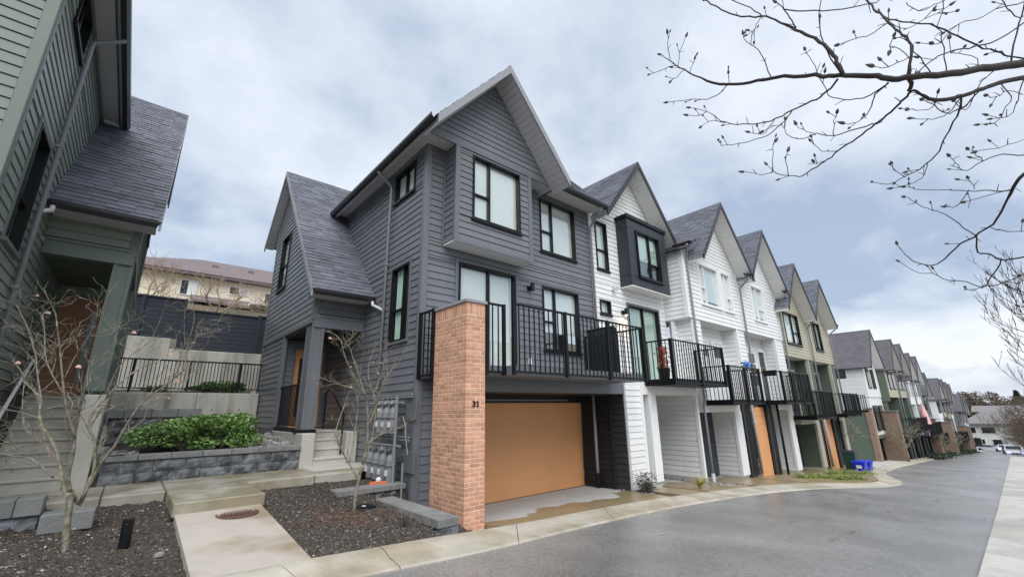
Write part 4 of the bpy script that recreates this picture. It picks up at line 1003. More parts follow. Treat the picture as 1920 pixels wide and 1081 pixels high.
# ground floor
siding(U2, 'y', 6.70, -1, 9.66, 10.30, -1.95, .58, 'white_siding')
box('corner_board', 10.30, 10.42, 6.665, 6.80, -1.95, .58, 'white_trim', U2)
box('side_face', 9.655, 9.662, 6.70, 6.9, -1.95, .58, 'white_trim', U2)
box('beam', 10.42, 13.5, 6.68, 6.9, .34, .58, 'white_trim', U2)
siding(U2, 'x', 10.40, 1, 6.8, 8.3, -1.95, .34, 'white_siding', joined=True)
siding(U2, 'y', 7.3, -1, 10.44, 10.75, -1.95, .34, 'white_siding', joined=True)
box('entry_jamb', 10.43, 10.52, 7.18, 7.26, -1.95, .3, 'brown_door', U2)
box('garage_post', 10.73, 11.08, 6.68, 7.1, -1.88, .34, 'white_trim', U2); box('garage_post', 10.76, 11.05, 6.672, 6.68, -1.88, .33, 'white_trim', U2)
box('foundation', 9.68, 11.06, 6.74, 7.4, -2.35, -1.89, 'concrete', U2)
gd = part('garage_door', U2)
for i in range(4): box('door_panel', 11.05, 13.4, 8.3, 8.35, -2.15 + i * .6, -2.15 + i * .6 + .595, 'black_panel', gd)
siding(U2, 'x', 13.42, -1, 6.78, 8.3, -2.06, .34, 'white_siding')
box('garage_ceiling', 11.0, 13.5, 6.9, 9.0, .342, .40, 'white_trim', U2)
box('foundation', 13.36, 13.60, 6.72, 8.9, -2.6, -2.065, 'concrete', U2)
box('corner_board', 13.38, 13.49, 6.68, 6.78, -2.06, .34, 'white_trim', U2)
balcony(U2, 10.68, 13.62, 5.86, 6.70, .70, 1.76, 4, under='black_metal')
box('balcony_floor', 9.7, 13.5, 6.705, cy - .03, .585, .70, 'white_trim', U2)
downpipe(U2, [(13.62, 6.42, 5.42), (13.64, 6.45, 5.3), (13.78, 6.58, 5.02), (13.78, 6.58, .2), (13.70, 6.60, .0), (13.70, 6.60, -2.25)])
MB().tube([(13.70, 6.60, -2.45), (13.70, 6.60, -1.95)], .055, 10).build('drain_boot', 'pipe_white', U2)

# ------------------------------------------------------------------ the four paired units further down
def pair_unit(name, label, x0, x1, xg, zgr, dz, sd, tr, wins, wf, lower, left_jut=False, group=None, post=.7, inner='black_panel', recm=None, soff='soffit_white', joined=False, doors=()):
    """dz: storey offset against the white pair (sill 3.48, band 2.86, eave 5.2, deck .14)"""
    U = thing(name, label, 'townhouse', ((x0 + x1) / 2, 6.65, zr((x0 + x1) / 2)), group)
    cy = 6.65; zb, ze = 2.86 + dz, 5.22 + dz; recm = recm or sd
    siding(U, 'y', cy, -1, x0 + .02, x1 - .02, zb, ze, sd, [(a, b, 3.48 + dz, 5.02 + dz) for a, b, _ in wins], joined=joined)
    for a, b, pp in wins: window(U, 'y', cy, -1, a, b, 3.48 + dz, 5.02 + dz, pp, wf, 'blind', gm='glass_bright', trim=tr if wf != 'black_metal' else None, bl_frac=.9)
    sl = 1.2; h = 1.95; hg = (zgr - (5.0 + dz)) / sl
    siding(U, 'y', cy - .001, -1, xg - 3, xg + 3, ze + .001, zgr - .2, sd, lim=lambda z: (xg - (zgr - .2 - z) / sl, xg + (zgr - .2 - z) / sl), joined=joined)
    gable_y(U, xg, zgr, hg, hg, sl, 6.05, 12.8, 'gutter_dark', soff, cy - .03)
    box('soffit', x0, x1, 6.1, 6.3, zb - .03, zb - .025, soff, U) if False else None
    box('corner_board', x1 - .11, x1 - .0, cy - .04, cy - .029, zb, ze, tr, U)
    # overhang floor, recess
    box('recess_ceiling', x0 + .02, x1 - .02, cy + .02, 7.3, zb - .02, zb - .001, soff, U)
    zd = .15 + dz
    bw = thing
    siding(U, 'y', 7.22, -1, x0 + .02, x1 - .02, zd, zb - .02, recm, joined=True, exp=.17)
    wz = zd + .02
    for da, db, dk in doors:
        dm = 'white_trim' if (tr == 'white_trim' and dk != 'dark') else 'black_panel'
        dr = box('balcony_door', da, db, 7.13, 7.19, wz, wz + 2.1, dm, U); n_ = 2; ww = (db - da - .24) / n_
        for i in range(n_):
            for j in ((1, 2, 3) if dk == 'lites' else (3,) if dk == 'top' else (0, 1, 2, 3)):
                xa_ = da + .1 + i * (ww + .04); box('door_pane', xa_, xa_ + ww, 7.118, 7.129, wz + .2 + j * .46, wz + .60 + j * .46, 'car_glass', dr)
        MB().box(da - .07, da, 7.10, 7.19, wz, wz + 2.17).box(db, db + .07, 7.10, 7.19, wz, wz + 2.17).box(da, db, 7.10, 7.19, wz + 2.1, wz + 2.17).build('door_frame', tr, dr)
    siding(U, 'x', x1 - post, -1, cy + .06, 7.2, zd, zb - .02, recm, joined=True, exp=.17)
    siding(U, 'y', cy + .02, -1, x1 - post + .1, x1 - .03, zd - .1, zb - .001, recm, joined=joined)
    box('recess_post', x1 - post - .03, x1 - post + .1, cy - .02, cy + .12, zd - .1, zb - .001, tr, U)
    if left_jut:
        siding(U, 'x', x0, -1, cy + .09, 7.5, zb, ze + .05, sd)
        box('corner_board', x0 - .04, x0 + .09, cy - .042, cy + .09, zb, ze, tr, U)
        box('jut_soffit', x0, x0 + .75, cy + .02, 7.46, zb - .035, zb - .022, soff, U)
        siding(U, 'y', cy + .02, -1, x0 + .25, x0 + .78, zd - .1, zb - .04, sd); siding(U, 'x', x0 + .24, -1, cy + .06, 7.5, zd - .1, zb - .04, sd, joined=True)
        box('corner_board', x0 + .2, x0 + .3, cy - .02, cy + .06, zd - .1, zb - .04, tr, U)
        slab(U, 'lean_to_roof', (x0 - .25, 6.3, ze - .05), (x0 - .25, 7.6, ze + .02), (x0 + .55, 7.6, ze + .5), (x0 + .55, 6.3, ze + .45), .05, 'gutter_dark')
    dpx = x1 - .02
    gutter(U, [(x1 - .35, 6.12, ze - .22), (x1 + .12, 6.12, ze - .22)])
    downpipe(U, [(dpx - .05, 6.12, ze - .2), (dpx - .05, 6.14, ze - .32), (dpx + .06, 6.55, ze - .62), (dpx + .06, 6.57, zd - .1)], 'pipe_grey' if tr != 'beige_trim' else 'fascia_grey')
    zg_ = zr((x0 + x1) / 2) + .05
    for kind, a, b in lower:
        if kind == 'open':       # carport mouth, pale side wall seen inside
            box('beam', a - .15, b + .45, 6.68, 6.9, zd - .33, zd - .10, tr, U)
            siding(U, 'x', b, -1, 6.78, 7.5, zr(b) + .12, zd - .33, recm, joined=joined)
            box('garage_post', b - .04, b + .5, 6.68, 6.78, zr(b) + .12, zd - .33, tr, U)
            box('garage_ceiling', a - .1, b + .1, 6.9, 9.1, zd - .32, zd - .28, tr, U)
            box('foundation', b - .06, b + .55, 6.74, 9.0, zr(b) - .3, zr(b) + .119, 'concrete', U)
            g = part('garage_door', U)
            for i in range(4): box('door_panel', a - .1, b, 7.5, 7.55, zg_ + i * .56, zg_ + i * .56 + .555, 'black_panel', g)
            box('side_pier', a - .22, a - .05, 7.2, 7.5, zg_ - .2, zd - .3, 'black_metal', U)
        elif kind == 'black':
            box('entry_pier', a, b, 6.74, 7.0, zg_ - .1, zd - .12, 'black_metal', U)
            box('entry_frame', a - .02, a + .08, 6.66, 6.739, zg_ - .1, zd - .12, 'black_panel', U)
        elif kind == 'back': box('entry_back', a, b, 6.90, 6.96, zg_ - .1, zd - .12, 'dark_inner', U)
        elif kind == 'orange':
            d = part('garage_door', U)
            for i in range(3): box('door_panel', a, b, 6.78, 6.83, [zg_, zg_ + 1.9, zg_ + 2.22][i], [zg_ + 1.892, zg_ + 2.212, zd - .2][i], 'orange_door', d)
        elif kind == 'pipe':
            downpipe(U, [(a, 6.6, zd - .1), (a, 6.6, zg_)], 'black_metal' if b else 'pipe_grey', .045)
    return U
PW = [(0, .3, .42, 1), (0, .3, 0, .42), (.3, 1, 0, 1)]
N2 = [(0, .5, 0, 1), (.5, 1, .35, 1), (.5, 1, 0, .35)]
pair_unit('townhouse', 'white townhouse with two white windows under a steep gable beside the box bay', 13.53, 17.95, 16.06, 7.60, 0, 'white_siding', 'white_trim', [(14.62, 16.15, PW), (16.42, 17.22, N2)], 'white_trim',
          [('open', 14.0, 16.1), ('black', 16.75, 17.35), ('pipe', 17.42, 0), ('back', 17.3, 17.95)], left_jut=True, post=.72, doors=[(15.15, 15.65, 'top'), (16.05, 16.8, 'top')])
pair_unit('townhouse', 'white townhouse with a single white window under the fourth gable', 17.97, 22.22, 20.16, 7.57, 0, 'white_siding', 'white_trim', [(19.3, 20.58, N2)], 'white_trim',
          [('orange', 17.95, 19.0), ('black', 19.05, 19.75), ('pipe', 19.95, 1), ('open', 20.2, 21.45)], post=1.0, doors=[(19.2, 20.0, 'lites'), (20.35, 21.0, 'dark')])
pair_unit('townhouse', 'beige townhouse with wide black window and dark green recess', 22.24, 26.2, 23.94, 6.80, -.66, 'beige_siding', 'beige_trim', [(22.85, 24.95, [(0, .6, 0, 1), (.6, 1, .4, 1), (.6, 1, 0, .4)])], 'black_metal',
          [('open', 23.0, 25.0), ('black', 25.55, 25.85), ('pipe', 25.95, 0), ('back', 25.8, 26.45)], post=.8, recm='green_siding', doors=[(23.4, 24.6, 'dark')])
pair_unit('townhouse', 'beige townhouse with narrow black window at the far end of the first row', 26.22, 30.2, 27.9, 6.70, -.66, 'beige_siding', 'beige_trim', [(27.2, 28.6, [(0, .5, 0, 1), (.5, 1, 0, 1)])], 'black_metal',
          [('orange', 26.5, 27.75), ('black', 27.8, 28.3), ('pipe', 28.5, 1), ('open', 28.9, 29.6)], post=.9, recm='green_siding', doors=[(27.6, 28.5, 'dark')])
def loose_balcony(label, x0, x1, y0, y1, zf, zt, grp='black railed balconies above the driveways'):
    B = thing('balcony', label, 'balcony', ((x0 + x1) / 2, y1, zf), grp)
    balcony(B, x0, x1, y0, y1, zf, zt, 3)
    return B
loose_balcony('black balcony of the white townhouse with two white windows', 14.0, 16.3, 5.85, 6.9, .17, 1.24)
loose_balcony('black balcony with a flower box hung on its side rail', 18.6, 21.7, 5.85, 6.9, .17, 1.27)
loose_balcony('black balcony on the beige townhouse with the wide black window', 21.95, 24.8, 5.86, 6.9, -.47, .60)
loose_balcony('black balcony on the last beige townhouse of the first row', 26.9, 29.6, 5.86, 6.9, -.47, .55)
# things kept on the balconies
fb = thing('flower_box', 'black flower box with dry blooms hung on the balcony rail', 'flower box', (18.45, 6.1, 1.05))
MB().hexa([(18.40, 5.95, 1.10), (18.54, 5.95, 1.10), (18.54, 6.35, 1.10), (18.40, 6.35, 1.10)], [(18.36, 5.92, 1.30), (18.54, 5.92, 1.30), (18.54, 6.38, 1.30), (18.36, 6.38, 1.30)]).build('trough', 'black_metal', fb)
def tuft(par, name, c, n, h, spread, m, seed, w=.012, droop=.5, **k):
    rnd = random.Random(seed); v = []; f = []; tn = []
    for _ in range(n):
        a = rnd.random() * 6.283; l = h * rnd.uniform(.6, 1.1); s = spread * rnd.uniform(.1, 1); ww = w * rnd.uniform(.7, 1.3); px = -math.sin(a) * ww; py = math.cos(a) * ww; pr = None
        tv = rnd.random()
        for q in range(5):
            t = q / 4; r_ = s * t ** 1.4; z = l * (t - droop * t * t * .6); p = (c[0] + math.cos(a) * (r_ + .02 * s), c[1] + math.sin(a) * (r_ + .02 * s), c[2] + z); k_ = 1 - t * .9; i = len(v)
            v += [(p[0] - px * k_, p[1] - py * k_, p[2]), (p[0] + px * k_, p[1] + py * k_, p[2])]
            if q: f.append((i - 2, i - 1, i + 1, i)); tn.append(tv)
    return mk(name, v, f, m, par, tone=tn, **k)
tuft(fb, 'blooms', (18.45, 6.34, 1.28), 60, .22, .16, 'yellow_grass', 3, .02, kind='stuff')
pt = thing('potted_plant', 'rust red potted plant behind the railing of the white balcony', 'plant', (11.0, 6.3, .71))
MB().lathe((11.0, 6.3, .71), [(.13, 0), (.17, .32), (.16, .32), (.15, .28)], 12).build('pot', 'black_metal', pt)
def leafcloud(par, name, m, pts, size, seed, n, **k):
    rnd = random.Random(seed); v = []; f = []; tn = []
    for _ in range(n):
        c = pts(rnd); s = size * rnd.uniform(.6, 1.3); d1 = Vector((rnd.gauss(0, 1), rnd.gauss(0, 1), rnd.gauss(0, .6))).normalized(); d2 = d1.cross(Vector((rnd.gauss(0, 1), rnd.gauss(0, 1), rnd.gauss(0, 1)))).normalized(); c = Vector(c); i = len(v)
        v += [c - d1 * s, c + d2 * s * .45 , c + d1 * s, c - d2 * s * .45]; f.append((i, i + 1, i + 2, i + 3)); tn.append(rnd.random())
    return mk(name, v, f, m, par, tone=tn, **k)
leafcloud(pt, 'foliage', 'red_leaf', lambda r: (11.0 + r.gauss(0, .07), 6.3 + r.gauss(0, .07), 1.02 + r.random() * .6), .04, 5, 420, kind='stuff')
bc = thing('blue_bag', 'crumpled light blue bag on the rail of the white balcony', 'bag', (16.2, 6.1, 1.1))
leafcloud(bc, 'bag_folds', 'blue_cloth', lambda r: (16.22 + r.gauss(0, .06), 6.1 + r.gauss(0, .06), 1.28 + r.random() * .2), .09, 7, 60)
MB().tube([(16.22, 6.1, .2), (16.22, 6.1, 1.3)], .02).build('stand', 'black_metal', bc)
# ------------------------------------------------------------------ rows further down the hill
def far_unit(name, label, x0, x1, cy, xg, zg, dz, sd, tr, kind, group, base='green_siding', side=True, wf='black_metal', balc=True):
    """dz: shift against the white pair"""
    U = thing(name, label, 'townhouse', ((x0 + x1) / 2, cy, zr(x0)), group)
    zb, ze, zd = 2.86 + dz, 5.22 + dz, .15 + dz; zf = zr((x0 + x1) / 2) - .4
    box('wall', x0, x1, cy, cy + 6.5, zb, ze + .1, sd, U)
    n = int((ze - zb) / .3)
    if side:
        for i in range(n): MB().box(x0 - .02, x0, cy, cy + 6.4, zb + i * .3, zb + i * .3 + .27).build('siding_board', sd, U)
    sl = 1.2; h = (zg - (5.0 + dz)) / sl
    MB().poly([(xg - (zg - ze - .3) / sl, cy - .01, ze + .1), (xg + (zg - ze - .3) / sl, cy - .01, ze + .1), (xg, cy - .01, zg - .2)]).build('gable_wall', sd, U)
    rp = part('roof', U)
    for s in (-1, 1):
        E0, E1, R1, R0 = (xg + s * h, cy - .6, zg - sl * h), (xg + s * h, cy + 6.6, zg - sl * h), (xg, cy + 6.6, zg), (xg, cy - .6, zg)
        slab(rp, 'roof_slope', E0, E1, R1, R0, .12, 'far_shingle')
        t = .04; b = [(xg + s * h, cy - .6 - t, zg - sl * h - .2), (xg, cy - .6 - t, zg - .2), (xg, cy - .6, zg - .2), (xg + s * h, cy - .6, zg - sl * h - .2)]
        if s > 0: b = [b[1], b[0], b[3], b[2]]
        MB().hexa(b, [(p[0], p[1], p[2] + .22) for p in b]).build('rake_board', 'gutter_dark', rp)
        q = [(xg + s * h, cy - .59, zg - sl * h - .215), (xg + s * h, cy - .02, zg - sl * h - .215), (xg, cy - .02, zg - .215), (xg, cy - .59, zg - .215)]
        if s > 0: MB().poly(q[::-1]).build('rake_soffit', 'soffit_white', rp)
    def win(ax_, a, b, za, zb_, fm=wf):
        if ax_ == 'y': p = box('window', a, b, cy - .05, cy, za, zb_, fm, U); box('pane', a + .08, b - .08, cy - .06, cy - .05, za + .08, zb_ - .08, 'car_glass', p)
        else: p = box('window', x0 - .06, x0 - .02, a, b, za, zb_, fm, U); box('pane', x0 - .07, x0 - .06, a + .06, b - .06, za + .06, zb_ - .06, 'car_glass', p)
    win('y', x0 + .6, x0 + 1.7, 3.5 + dz, 5.0 + dz); win('y', x0 + 2.2, x0 + 3.2, 3.5 + dz, 5.0 + dz)
    if kind == 'end':
        win('x', cy + 1.1, cy + 2.1, 4.3 + dz, 5.1 + dz); box('wall', x0 + .02, x1, cy + .05, cy + 6.4, zd, zb - .01, sd, U); win('y', x0 + .5, x0 + 1.8, zd + .3, zd + 2.1)
        win('y', x0 + 2.3, x0 + 3.6, zd + .3, zd + 2.1)
    else:
        box('recess_wall', x0 + .02, x1, cy + 1.5, cy + 6.4, zd, zb - .01, base, U); box('recess_post', x1 - .6, x1 - .02, cy + .02, cy + 1.5, zd, zb - .01, base if sd != 'white_siding' else sd, U)
        box('recess_wall', x0 + .02, x0 + .12, cy + .3, cy + 1.5, zd, zb - .01, base if sd != 'white_siding' else sd, U)
    # lower storey
    box('base_wall', x0 + .02, x0 + .25, cy + .1, cy + 6.4, zf, zd - .2, base, U)
    box('garage_door', x0 + .4, x1 - .9, cy + 1.0, cy + 1.1, zf, zd - .3, 'black_panel', U); box('pier', x1 - .85, x1 - .1, cy + .1, cy + 1.2, zf, zd - .2, 'black_metal' if kind != 'end' else base, U)
    box('pier', x0 + 1.5, x0 + 1.75, cy + .1, cy + 1.0, zf, zd - .2, 'black_metal', U); box('beam', x0, x1, cy + .05, cy + .3, zd - .25, zd - .02, base, U)
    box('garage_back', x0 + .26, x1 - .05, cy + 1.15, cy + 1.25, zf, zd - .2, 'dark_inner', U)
    if not balc: return U
    bl = box('balcony', x0 + .2, x1 - .2, cy - 1.0, cy + .04, zd - .12, zd, 'black_metal', U)
    box('top_rail', x0 + .2, x1 - .2, cy - 1.0, cy - .95, zd + 1.03, zd + 1.07, 'black_metal', bl)
    nb = 16
    for i in range(nb + 1): xq = lerp(x0 + .22, x1 - .22, i / nb); inst('baluster', 'farbal', lambda: chb(.022, .022, 0, 1.05), 'black_metal', (xq, cy - .97, zd), bl)
    for i in range(5): inst('baluster', 'farbal', lambda: chb(.022, .022, 0, 1.05), 'black_metal', (x0 + .22, cy - .9 + i * .2, zd), bl)
    box('top_rail', x0 + .2, x0 + .25, cy - .949, cy, zd + 1.03, zd + 1.07, 'black_metal', bl)
    downpipe(U, [(x1 - .15, cy - .3, ze - .1), (x1 - .1, cy - .08, ze - .5), (x1 - .1, cy - .08, zf)], 'pipe_grey', .06)
    return U
def far_pillar(label, x, y0, y1, za, zb):
    P = thing('brick_pillar', label, 'brick pillar', (x + .3, (y0 + y1) / 2, za), 'brick pillars of the rows down the hill')
    mb = MB(); rnd = random.Random(int(x)); z = za; k = 0
    box('pillar_core', x, x + .75, y0, y1, za, zb, 'far_brick', P)
    while False:
        y = y0 - (.25 if k % 2 else 0)
        while y < y1:
            a, b = max(y, y0), min(y + .48, y1)
            if b - a > .05: inst('brick', ('fb', round(b - a, 2)), lambda: chb2(.02, (b - a) / 2 - .015, .165), 'far_brick', (x - .012, (a + b) / 2, z + .02), P)
            y += .5
        z += .2; k += 1
    cbox('pillar_cap', x - .06, x + .81, y0 - .06, y1 + .06, zb, zb + .1, 'dark_trim', P, .02)
def chb2(hx, hy, h): m = MB().box(-hx, hx, -hy, hy, 0, h); return m.v, m.f
G2 = 'townhouses of the second row'; G3 = 'townhouses of the third row'; G4 = 'townhouses at the bottom of the hill'
FIRST2 = far_unit('townhouse', 'white corner townhouse with small side window starting the second row', 41.4, 45.9, 7.4, 43.6, 5.72, -2.35, 'white_siding', 'white_trim', 'end', G2, balc=False)
far_unit('townhouse', 'townhouse with dark green side wall and beige front in the second row', 46.0, 50.0, 6.85, 48.0, 5.30, -2.35, 'beige_siding', 'beige_trim', 'mid', G2)
o = bpy.data.objects
box('side_wall', 45.95, 45.978, 6.9, 13.3, .2, 2.95, 'green_siding', bpy.data.objects[[q.name for q in COL.objects if q.name.startswith('townhouse') and q.type == 'EMPTY'][-1]])
far_unit('townhouse', 'second beige fronted townhouse of the second row', 50.05, 54.0, 6.85, 52.0, 5.25, -2.35, 'beige_siding', 'beige_trim', 'mid', G2, side=False)
far_unit('townhouse', 'white townhouse with pink parasol on its balcony in the second row', 54.05, 58.0, 6.85, 56.0, 4.72, -2.95, 'white_siding', 'white_trim', 'mid', G2, wf='white_trim')
far_unit('townhouse', 'white townhouse before the green end unit of the second row', 58.05, 62.0, 6.85, 60.0, 4.66, -2.95, 'white_siding', 'white_trim', 'mid', G2, side=False, wf='white_trim')
far_unit('townhouse', 'dark green townhouse ending the second row', 62.6, 67.2, 7.0, 65.0, 3.25, -4.2, 'green_siding', 'green_trim', 'end', G2)
far_unit('townhouse', 'white townhouse with plain pale side wall starting the third row', 73, 77, 6.9, 75.0, 3.0, -4.65, 'white_siding', 'white_trim', 'end', G3)
for i, (xg, zg, sd_, lb) in enumerate([(79, 3.0, 'beige_siding', 'first beige townhouse of the third row'), (82.8, 2.75, 'beige_siding', 'second beige townhouse of the third row'), (86.6, 2.6, 'white_siding', 'white townhouse near the end of the third row')]):
    far_unit('townhouse', lb, xg - 1.95, xg + 1.95, 6.9, xg, zg, zg - 7.6, sd_, 'white_trim', 'mid', G3, side=False)
far_unit('townhouse', 'dark grey townhouse starting the fourth row', 96, 100, 6.9, 98.0, 1.3, -6.3, 'dark_siding', 'dark_trim', 'end', G4, base='dark_siding')
for i, (xg, zg, sd_, lb) in enumerate([(102, 1.05, 'white_siding', 'white townhouse following the dark grey one of the fourth row'), (106, .8, 'white_siding', 'last white townhouse at the bottom of the hill')]):
    far_unit('townhouse', lb, xg - 1.95, xg + 1.95, 6.9, xg, zg, zg - 7.6, sd_, 'white_trim', 'end', G4)
for x, ya, yb_, t in ((40.2, 7.3, 7.62, 'narrow brick pillar at the corner of the second row'), (44.3, 6.5, 8.0, 'wide brick pillar behind the bare shrub in the second row'), (61.6, 6.2, 8.0, 'brick pillar at the far end of the second row'), (72.2, 6.0, 7.8, 'brick pillar at the start of the third row'), (88.5, 6.0, 7.9, 'brick pillar at the end of the third row'), (95.3, 6.1, 8.2, 'mossy brick pillar at the fourth row')):
    far_pillar(t, x, ya, yb_, zr(x) - .3, zr(x) + 3.55)
ps = thing('parasol', 'closed pink parasol standing on a balcony of the second row', 'parasol', (53.6, 6.2, -2.8))
box('green_end_wall', 40.25, 41.4, 7.64, 10.5, zr(40) - .3, -.55, 'green_siding', FIRST2)
box('end_balcony', 40.2, 41.5, 7.4, 10.5, -.54, -.42, 'black_metal', FIRST2)
for i in range(26): inst('baluster', 'farbal', lambda: chb(.022, .022, 0, 1.05), 'black_metal', (40.25, 7.45 + i * .12, -.42), FIRST2)
box('end_rail', 40.22, 40.28, 7.4, 10.5, .6, .65, 'black_metal', FIRST2)
MB().lathe((53.6, 6.0, -2.75), [(.03, 0), (.03, .9), (.34, 1.0), (.26, 1.8), (.1, 2.5), (.03, 2.7)], 10).build('canopy', 'pink_cloth', ps); MB().tube([(53.6, 6.0, -2.8), (53.6, 6.0, .05)], .025).build('pole', 'black_metal', ps)
# ------------------------------------------------------------------ gas meters on the dark house
MX = 3.93
rk = thing('gas_pipe_rack', 'grey steel gas pipe rack on the side wall of the dark house', 'pipe rack', (3.95, 8.3, -1.6))
MB().tube([(MX - .1, 7.78, .28), (MX - .1, 7.78, -1.5)], .028, 8).build('riser_pipe', 'meter_grey', rk); MB().tube([(MX - .1, 7.78, -1.52), (MX - .1, 7.78, -1.34)], .045, 8).build('riser_foot', 'meter_grey', rk)
for z, ya, yb_ in ((.24, 7.45, 9.05), (-.53, 7.5, 9.2)):
    for d in (0, .05): box('rack_strut', MX + .02, MX + .06, ya, yb_, z + d, z + d + .03, 'meter_grey', rk)
    MB().tube([(MX - .08, ya + .1, z - .09), (MX - .08, yb_, z - .09)], .022, 8).build('header_pipe', 'meter_grey', rk)
for z in (-.16, -1.08): box('backing_board', MX + .08, MX + .11, 7.38, 7.75, z, z + .38, 'dark_trim', rk)
MB().tube([(MX - .05, 7.52, -1.6), (MX - .05, 7.52, -.9)], .018, 6).tube([(MX - .02, 7.66, -.1), (MX - .05, 7.48, -.28), (MX - .05, 7.46, -.42)], .012, 6).tube([(MX, 7.6, -.35), (MX, 7.45, -.75), (MX, 7.9, -.8)], .01, 6).build('branch_pipe', 'meter_grey', rk)
def gas_meter(label, y, z):
    G = thing('gas_meter', label, 'gas meter', (MX, y, z - .16), 'gas meters on the side wall')
    c = (MX - .08, y, z)
    MB().lathe(c, [(.05, -.30), (.082, -.27), (.092, -.12), (.088, .0), (.10, .005), (.10, .03), (.09, .035), (.092, .10), (.075, .17), (.03, .20)], 14).build('meter_body', 'meter_grey', G, smooth=False)
    MB().lathe((c[0], c[1], c[2] + .0), [(.108, -.004), (.108, .018)], 14).build('flange', 'meter_dark', G)
    box('index_face', c[0] - .105, c[0] - .085, y - .04, y + .04, z - .16, z - .06, 'pale_plastic', G)
    MB().tube([(c[0], y - .05, z + .16), (c[0], y - .05, z + .30), (c[0], y - .0, z + .33)], .016, 6).tube([(c[0], y + .05, z + .16), (c[0], y + .05, z + .27)], .016, 6).build('connection', 'meter_grey', G)
    MB().lathe((c[0] - .02, y + .05, z + .24), [(.02, 0), (.06, .02), (.06, .05), (.03, .07), (.03, .1)], 10).build('regulator', 'meter_dark' if random.random() < .5 else 'meter_grey', G)
for i, (y, t) in enumerate(((7.93, 'gas meter at the street end of the upper row'), (8.21, 'middle gas meter of the upper row'), (8.49, 'gas meter at the porch end of the upper row'))): gas_meter(t, y, -.13)
for i, (y, t) in enumerate(((7.93, 'gas meter at the street end of the lower row'), (8.24, 'second gas meter of the lower row from the street'), (8.53, 'third gas meter of the lower row from the street'), (8.82, 'gas meter at the porch end of the lower row'))): gas_meter(t, y, -.98)
mt = thing('marker_plate', 'orange and white plastic marker lying on the block wall below the meters', 'marker', (3.5, 7.95, -1.34))
MB().hexa([(3.45, 7.9, -1.25), (3.72, 7.78, -1.25), (3.74, 7.83, -1.25), (3.47, 7.95, -1.25)], [(3.45, 7.9, -1.205), (3.72, 7.78, -1.205), (3.74, 7.83, -1.205), (3.47, 7.95, -1.205)]).build('marker_body', 'orange_plastic', mt); MB().lathe((3.6, 7.87, -1.205), [(.045, 0), (.05, .035), (.02, .07)], 10).build('marker_knob', 'pale_plastic', mt)
vc = thing('valve_box', 'round black valve box lid in the bed beside the small tree', 'valve box', (2.98, 6.95, -1.45))
MB().lathe((2.98, 6.95, -1.5), [(.2, 0), (.2, .07), (.17, .1), (.1, .12), (.05, .11)], 16).build('lid', 'black_metal', vc); MB().lathe((2.95, 6.9, -1.39), [(.035, 0), (.03, .015)], 8).build('cap', 'pipe_white', vc)
bl = thing('bollard_light', 'short black cylindrical bollard light in the left mulch bed', 'bollard light', (.2, 6.65, zs(.2, 6.65)))
zq = zs(.2, 6.65) - .05; MB().lathe((.2, 6.65, zq), [(.05, 0), (.05, .13), (.052, .135), (.052, .25), (.05, .255), (.05, .27)], 16).build('body', 'black_metal', bl); MB().lathe((.2, 6.65, zq + .27), [(.056, 0), (.056, .022), (.04, .03)], 16).build('hood', 'black_metal', bl)
rk2 = mk('field_stone', *(lambda m: (m.v, m.f))(MB().lathe((.48, 6.1, zs(.48, 6.1) - .03), [(.03, 0), (.05, .015), (.045, .035), (.02, .05)], 7)), 'gravel', tone=[.25] * 23, label='single pale stone lying in the left mulch bed', cat='stone')
# ------------------------------------------------------------------ bins
def wheelie(label, x, y, s, body, lidm, box_only=False):
    B = thing('recycling_bin' if box_only else 'garbage_bin', label, 'bin', (x, y, zr(x)))
    z = zr(x) + .055
    if box_only:
        MB().hexa([(x - .22, y - .17, z), (x + .22, y - .17, z), (x + .22, y + .17, z), (x - .22, y + .17, z)], [(x - .29, y - .23, z + .40), (x + .29, y - .23, z + .40), (x + .29, y + .23, z + .40), (x - .29, y + .23, z + .40)]).build('tub', body, B)
        MB().box(x - .32, x + .32, y - .26, y - .22, z + .37, z + .42).box(x - .32, x + .32, y + .22, y + .26, z + .37, z + .42).box(x - .32, x - .28, y - .22, y + .22, z + .37, z + .42).box(x + .28, x + .32, y - .22, y + .22, z + .37, z + .42).build('rim', body, B)
        box('label_plate', x - .268, x - .262, y - .1, y + .1, z + .14, z + .27, 'pale_plastic', B)
        box('contents', x - .26, x + .26, y - .2, y + .2, z + .38, z + .44, lidm, B)
    else:
        MB().hexa([(x - .2, y - .2, z + .03), (x + .2, y - .2, z + .03), (x + .2, y + .2, z + .03), (x - .2, y + .2, z + .03)], [(x - .27 * s, y - .27 * s, z + .85 * s), (x + .27 * s, y - .27 * s, z + .85 * s), (x + .27 * s, y + .27 * s, z + .85 * s), (x - .27 * s, y + .27 * s, z + .85 * s)]).build('body', body, B)
        MB().hexa([(x - .31 * s, y - .31 * s, z + .85 * s), (x + .31 * s, y - .31 * s, z + .85 * s), (x + .31 * s, y + .31 * s, z + .85 * s), (x - .31 * s, y + .31 * s, z + .85 * s)], [(x - .27 * s, y - .27 * s, z + .94 * s), (x + .27 * s, y - .27 * s, z + .94 * s), (x + .27 * s, y + .27 * s, z + .97 * s), (x - .27 * s, y + .27 * s, z + .97 * s)]).build('lid', lidm, B)
        for dy in (-.18, .18): MB().tube([(x + .2, y + dy - .03, z + .1), (x + .2, y + dy + .03, z + .1)], .1, 12).build('wheel', 'tyre', B)
        MB().tube([(x + .3 * s, y - .2, z + .8 * s), (x + .3 * s, y + .2, z + .8 * s)], .018, 6).build('handle', body, B)
wheelie('dark green garbage bin with black lid beside the blue boxes', 26.6, 6.0, .9, 'bin_green', 'bin_dark')
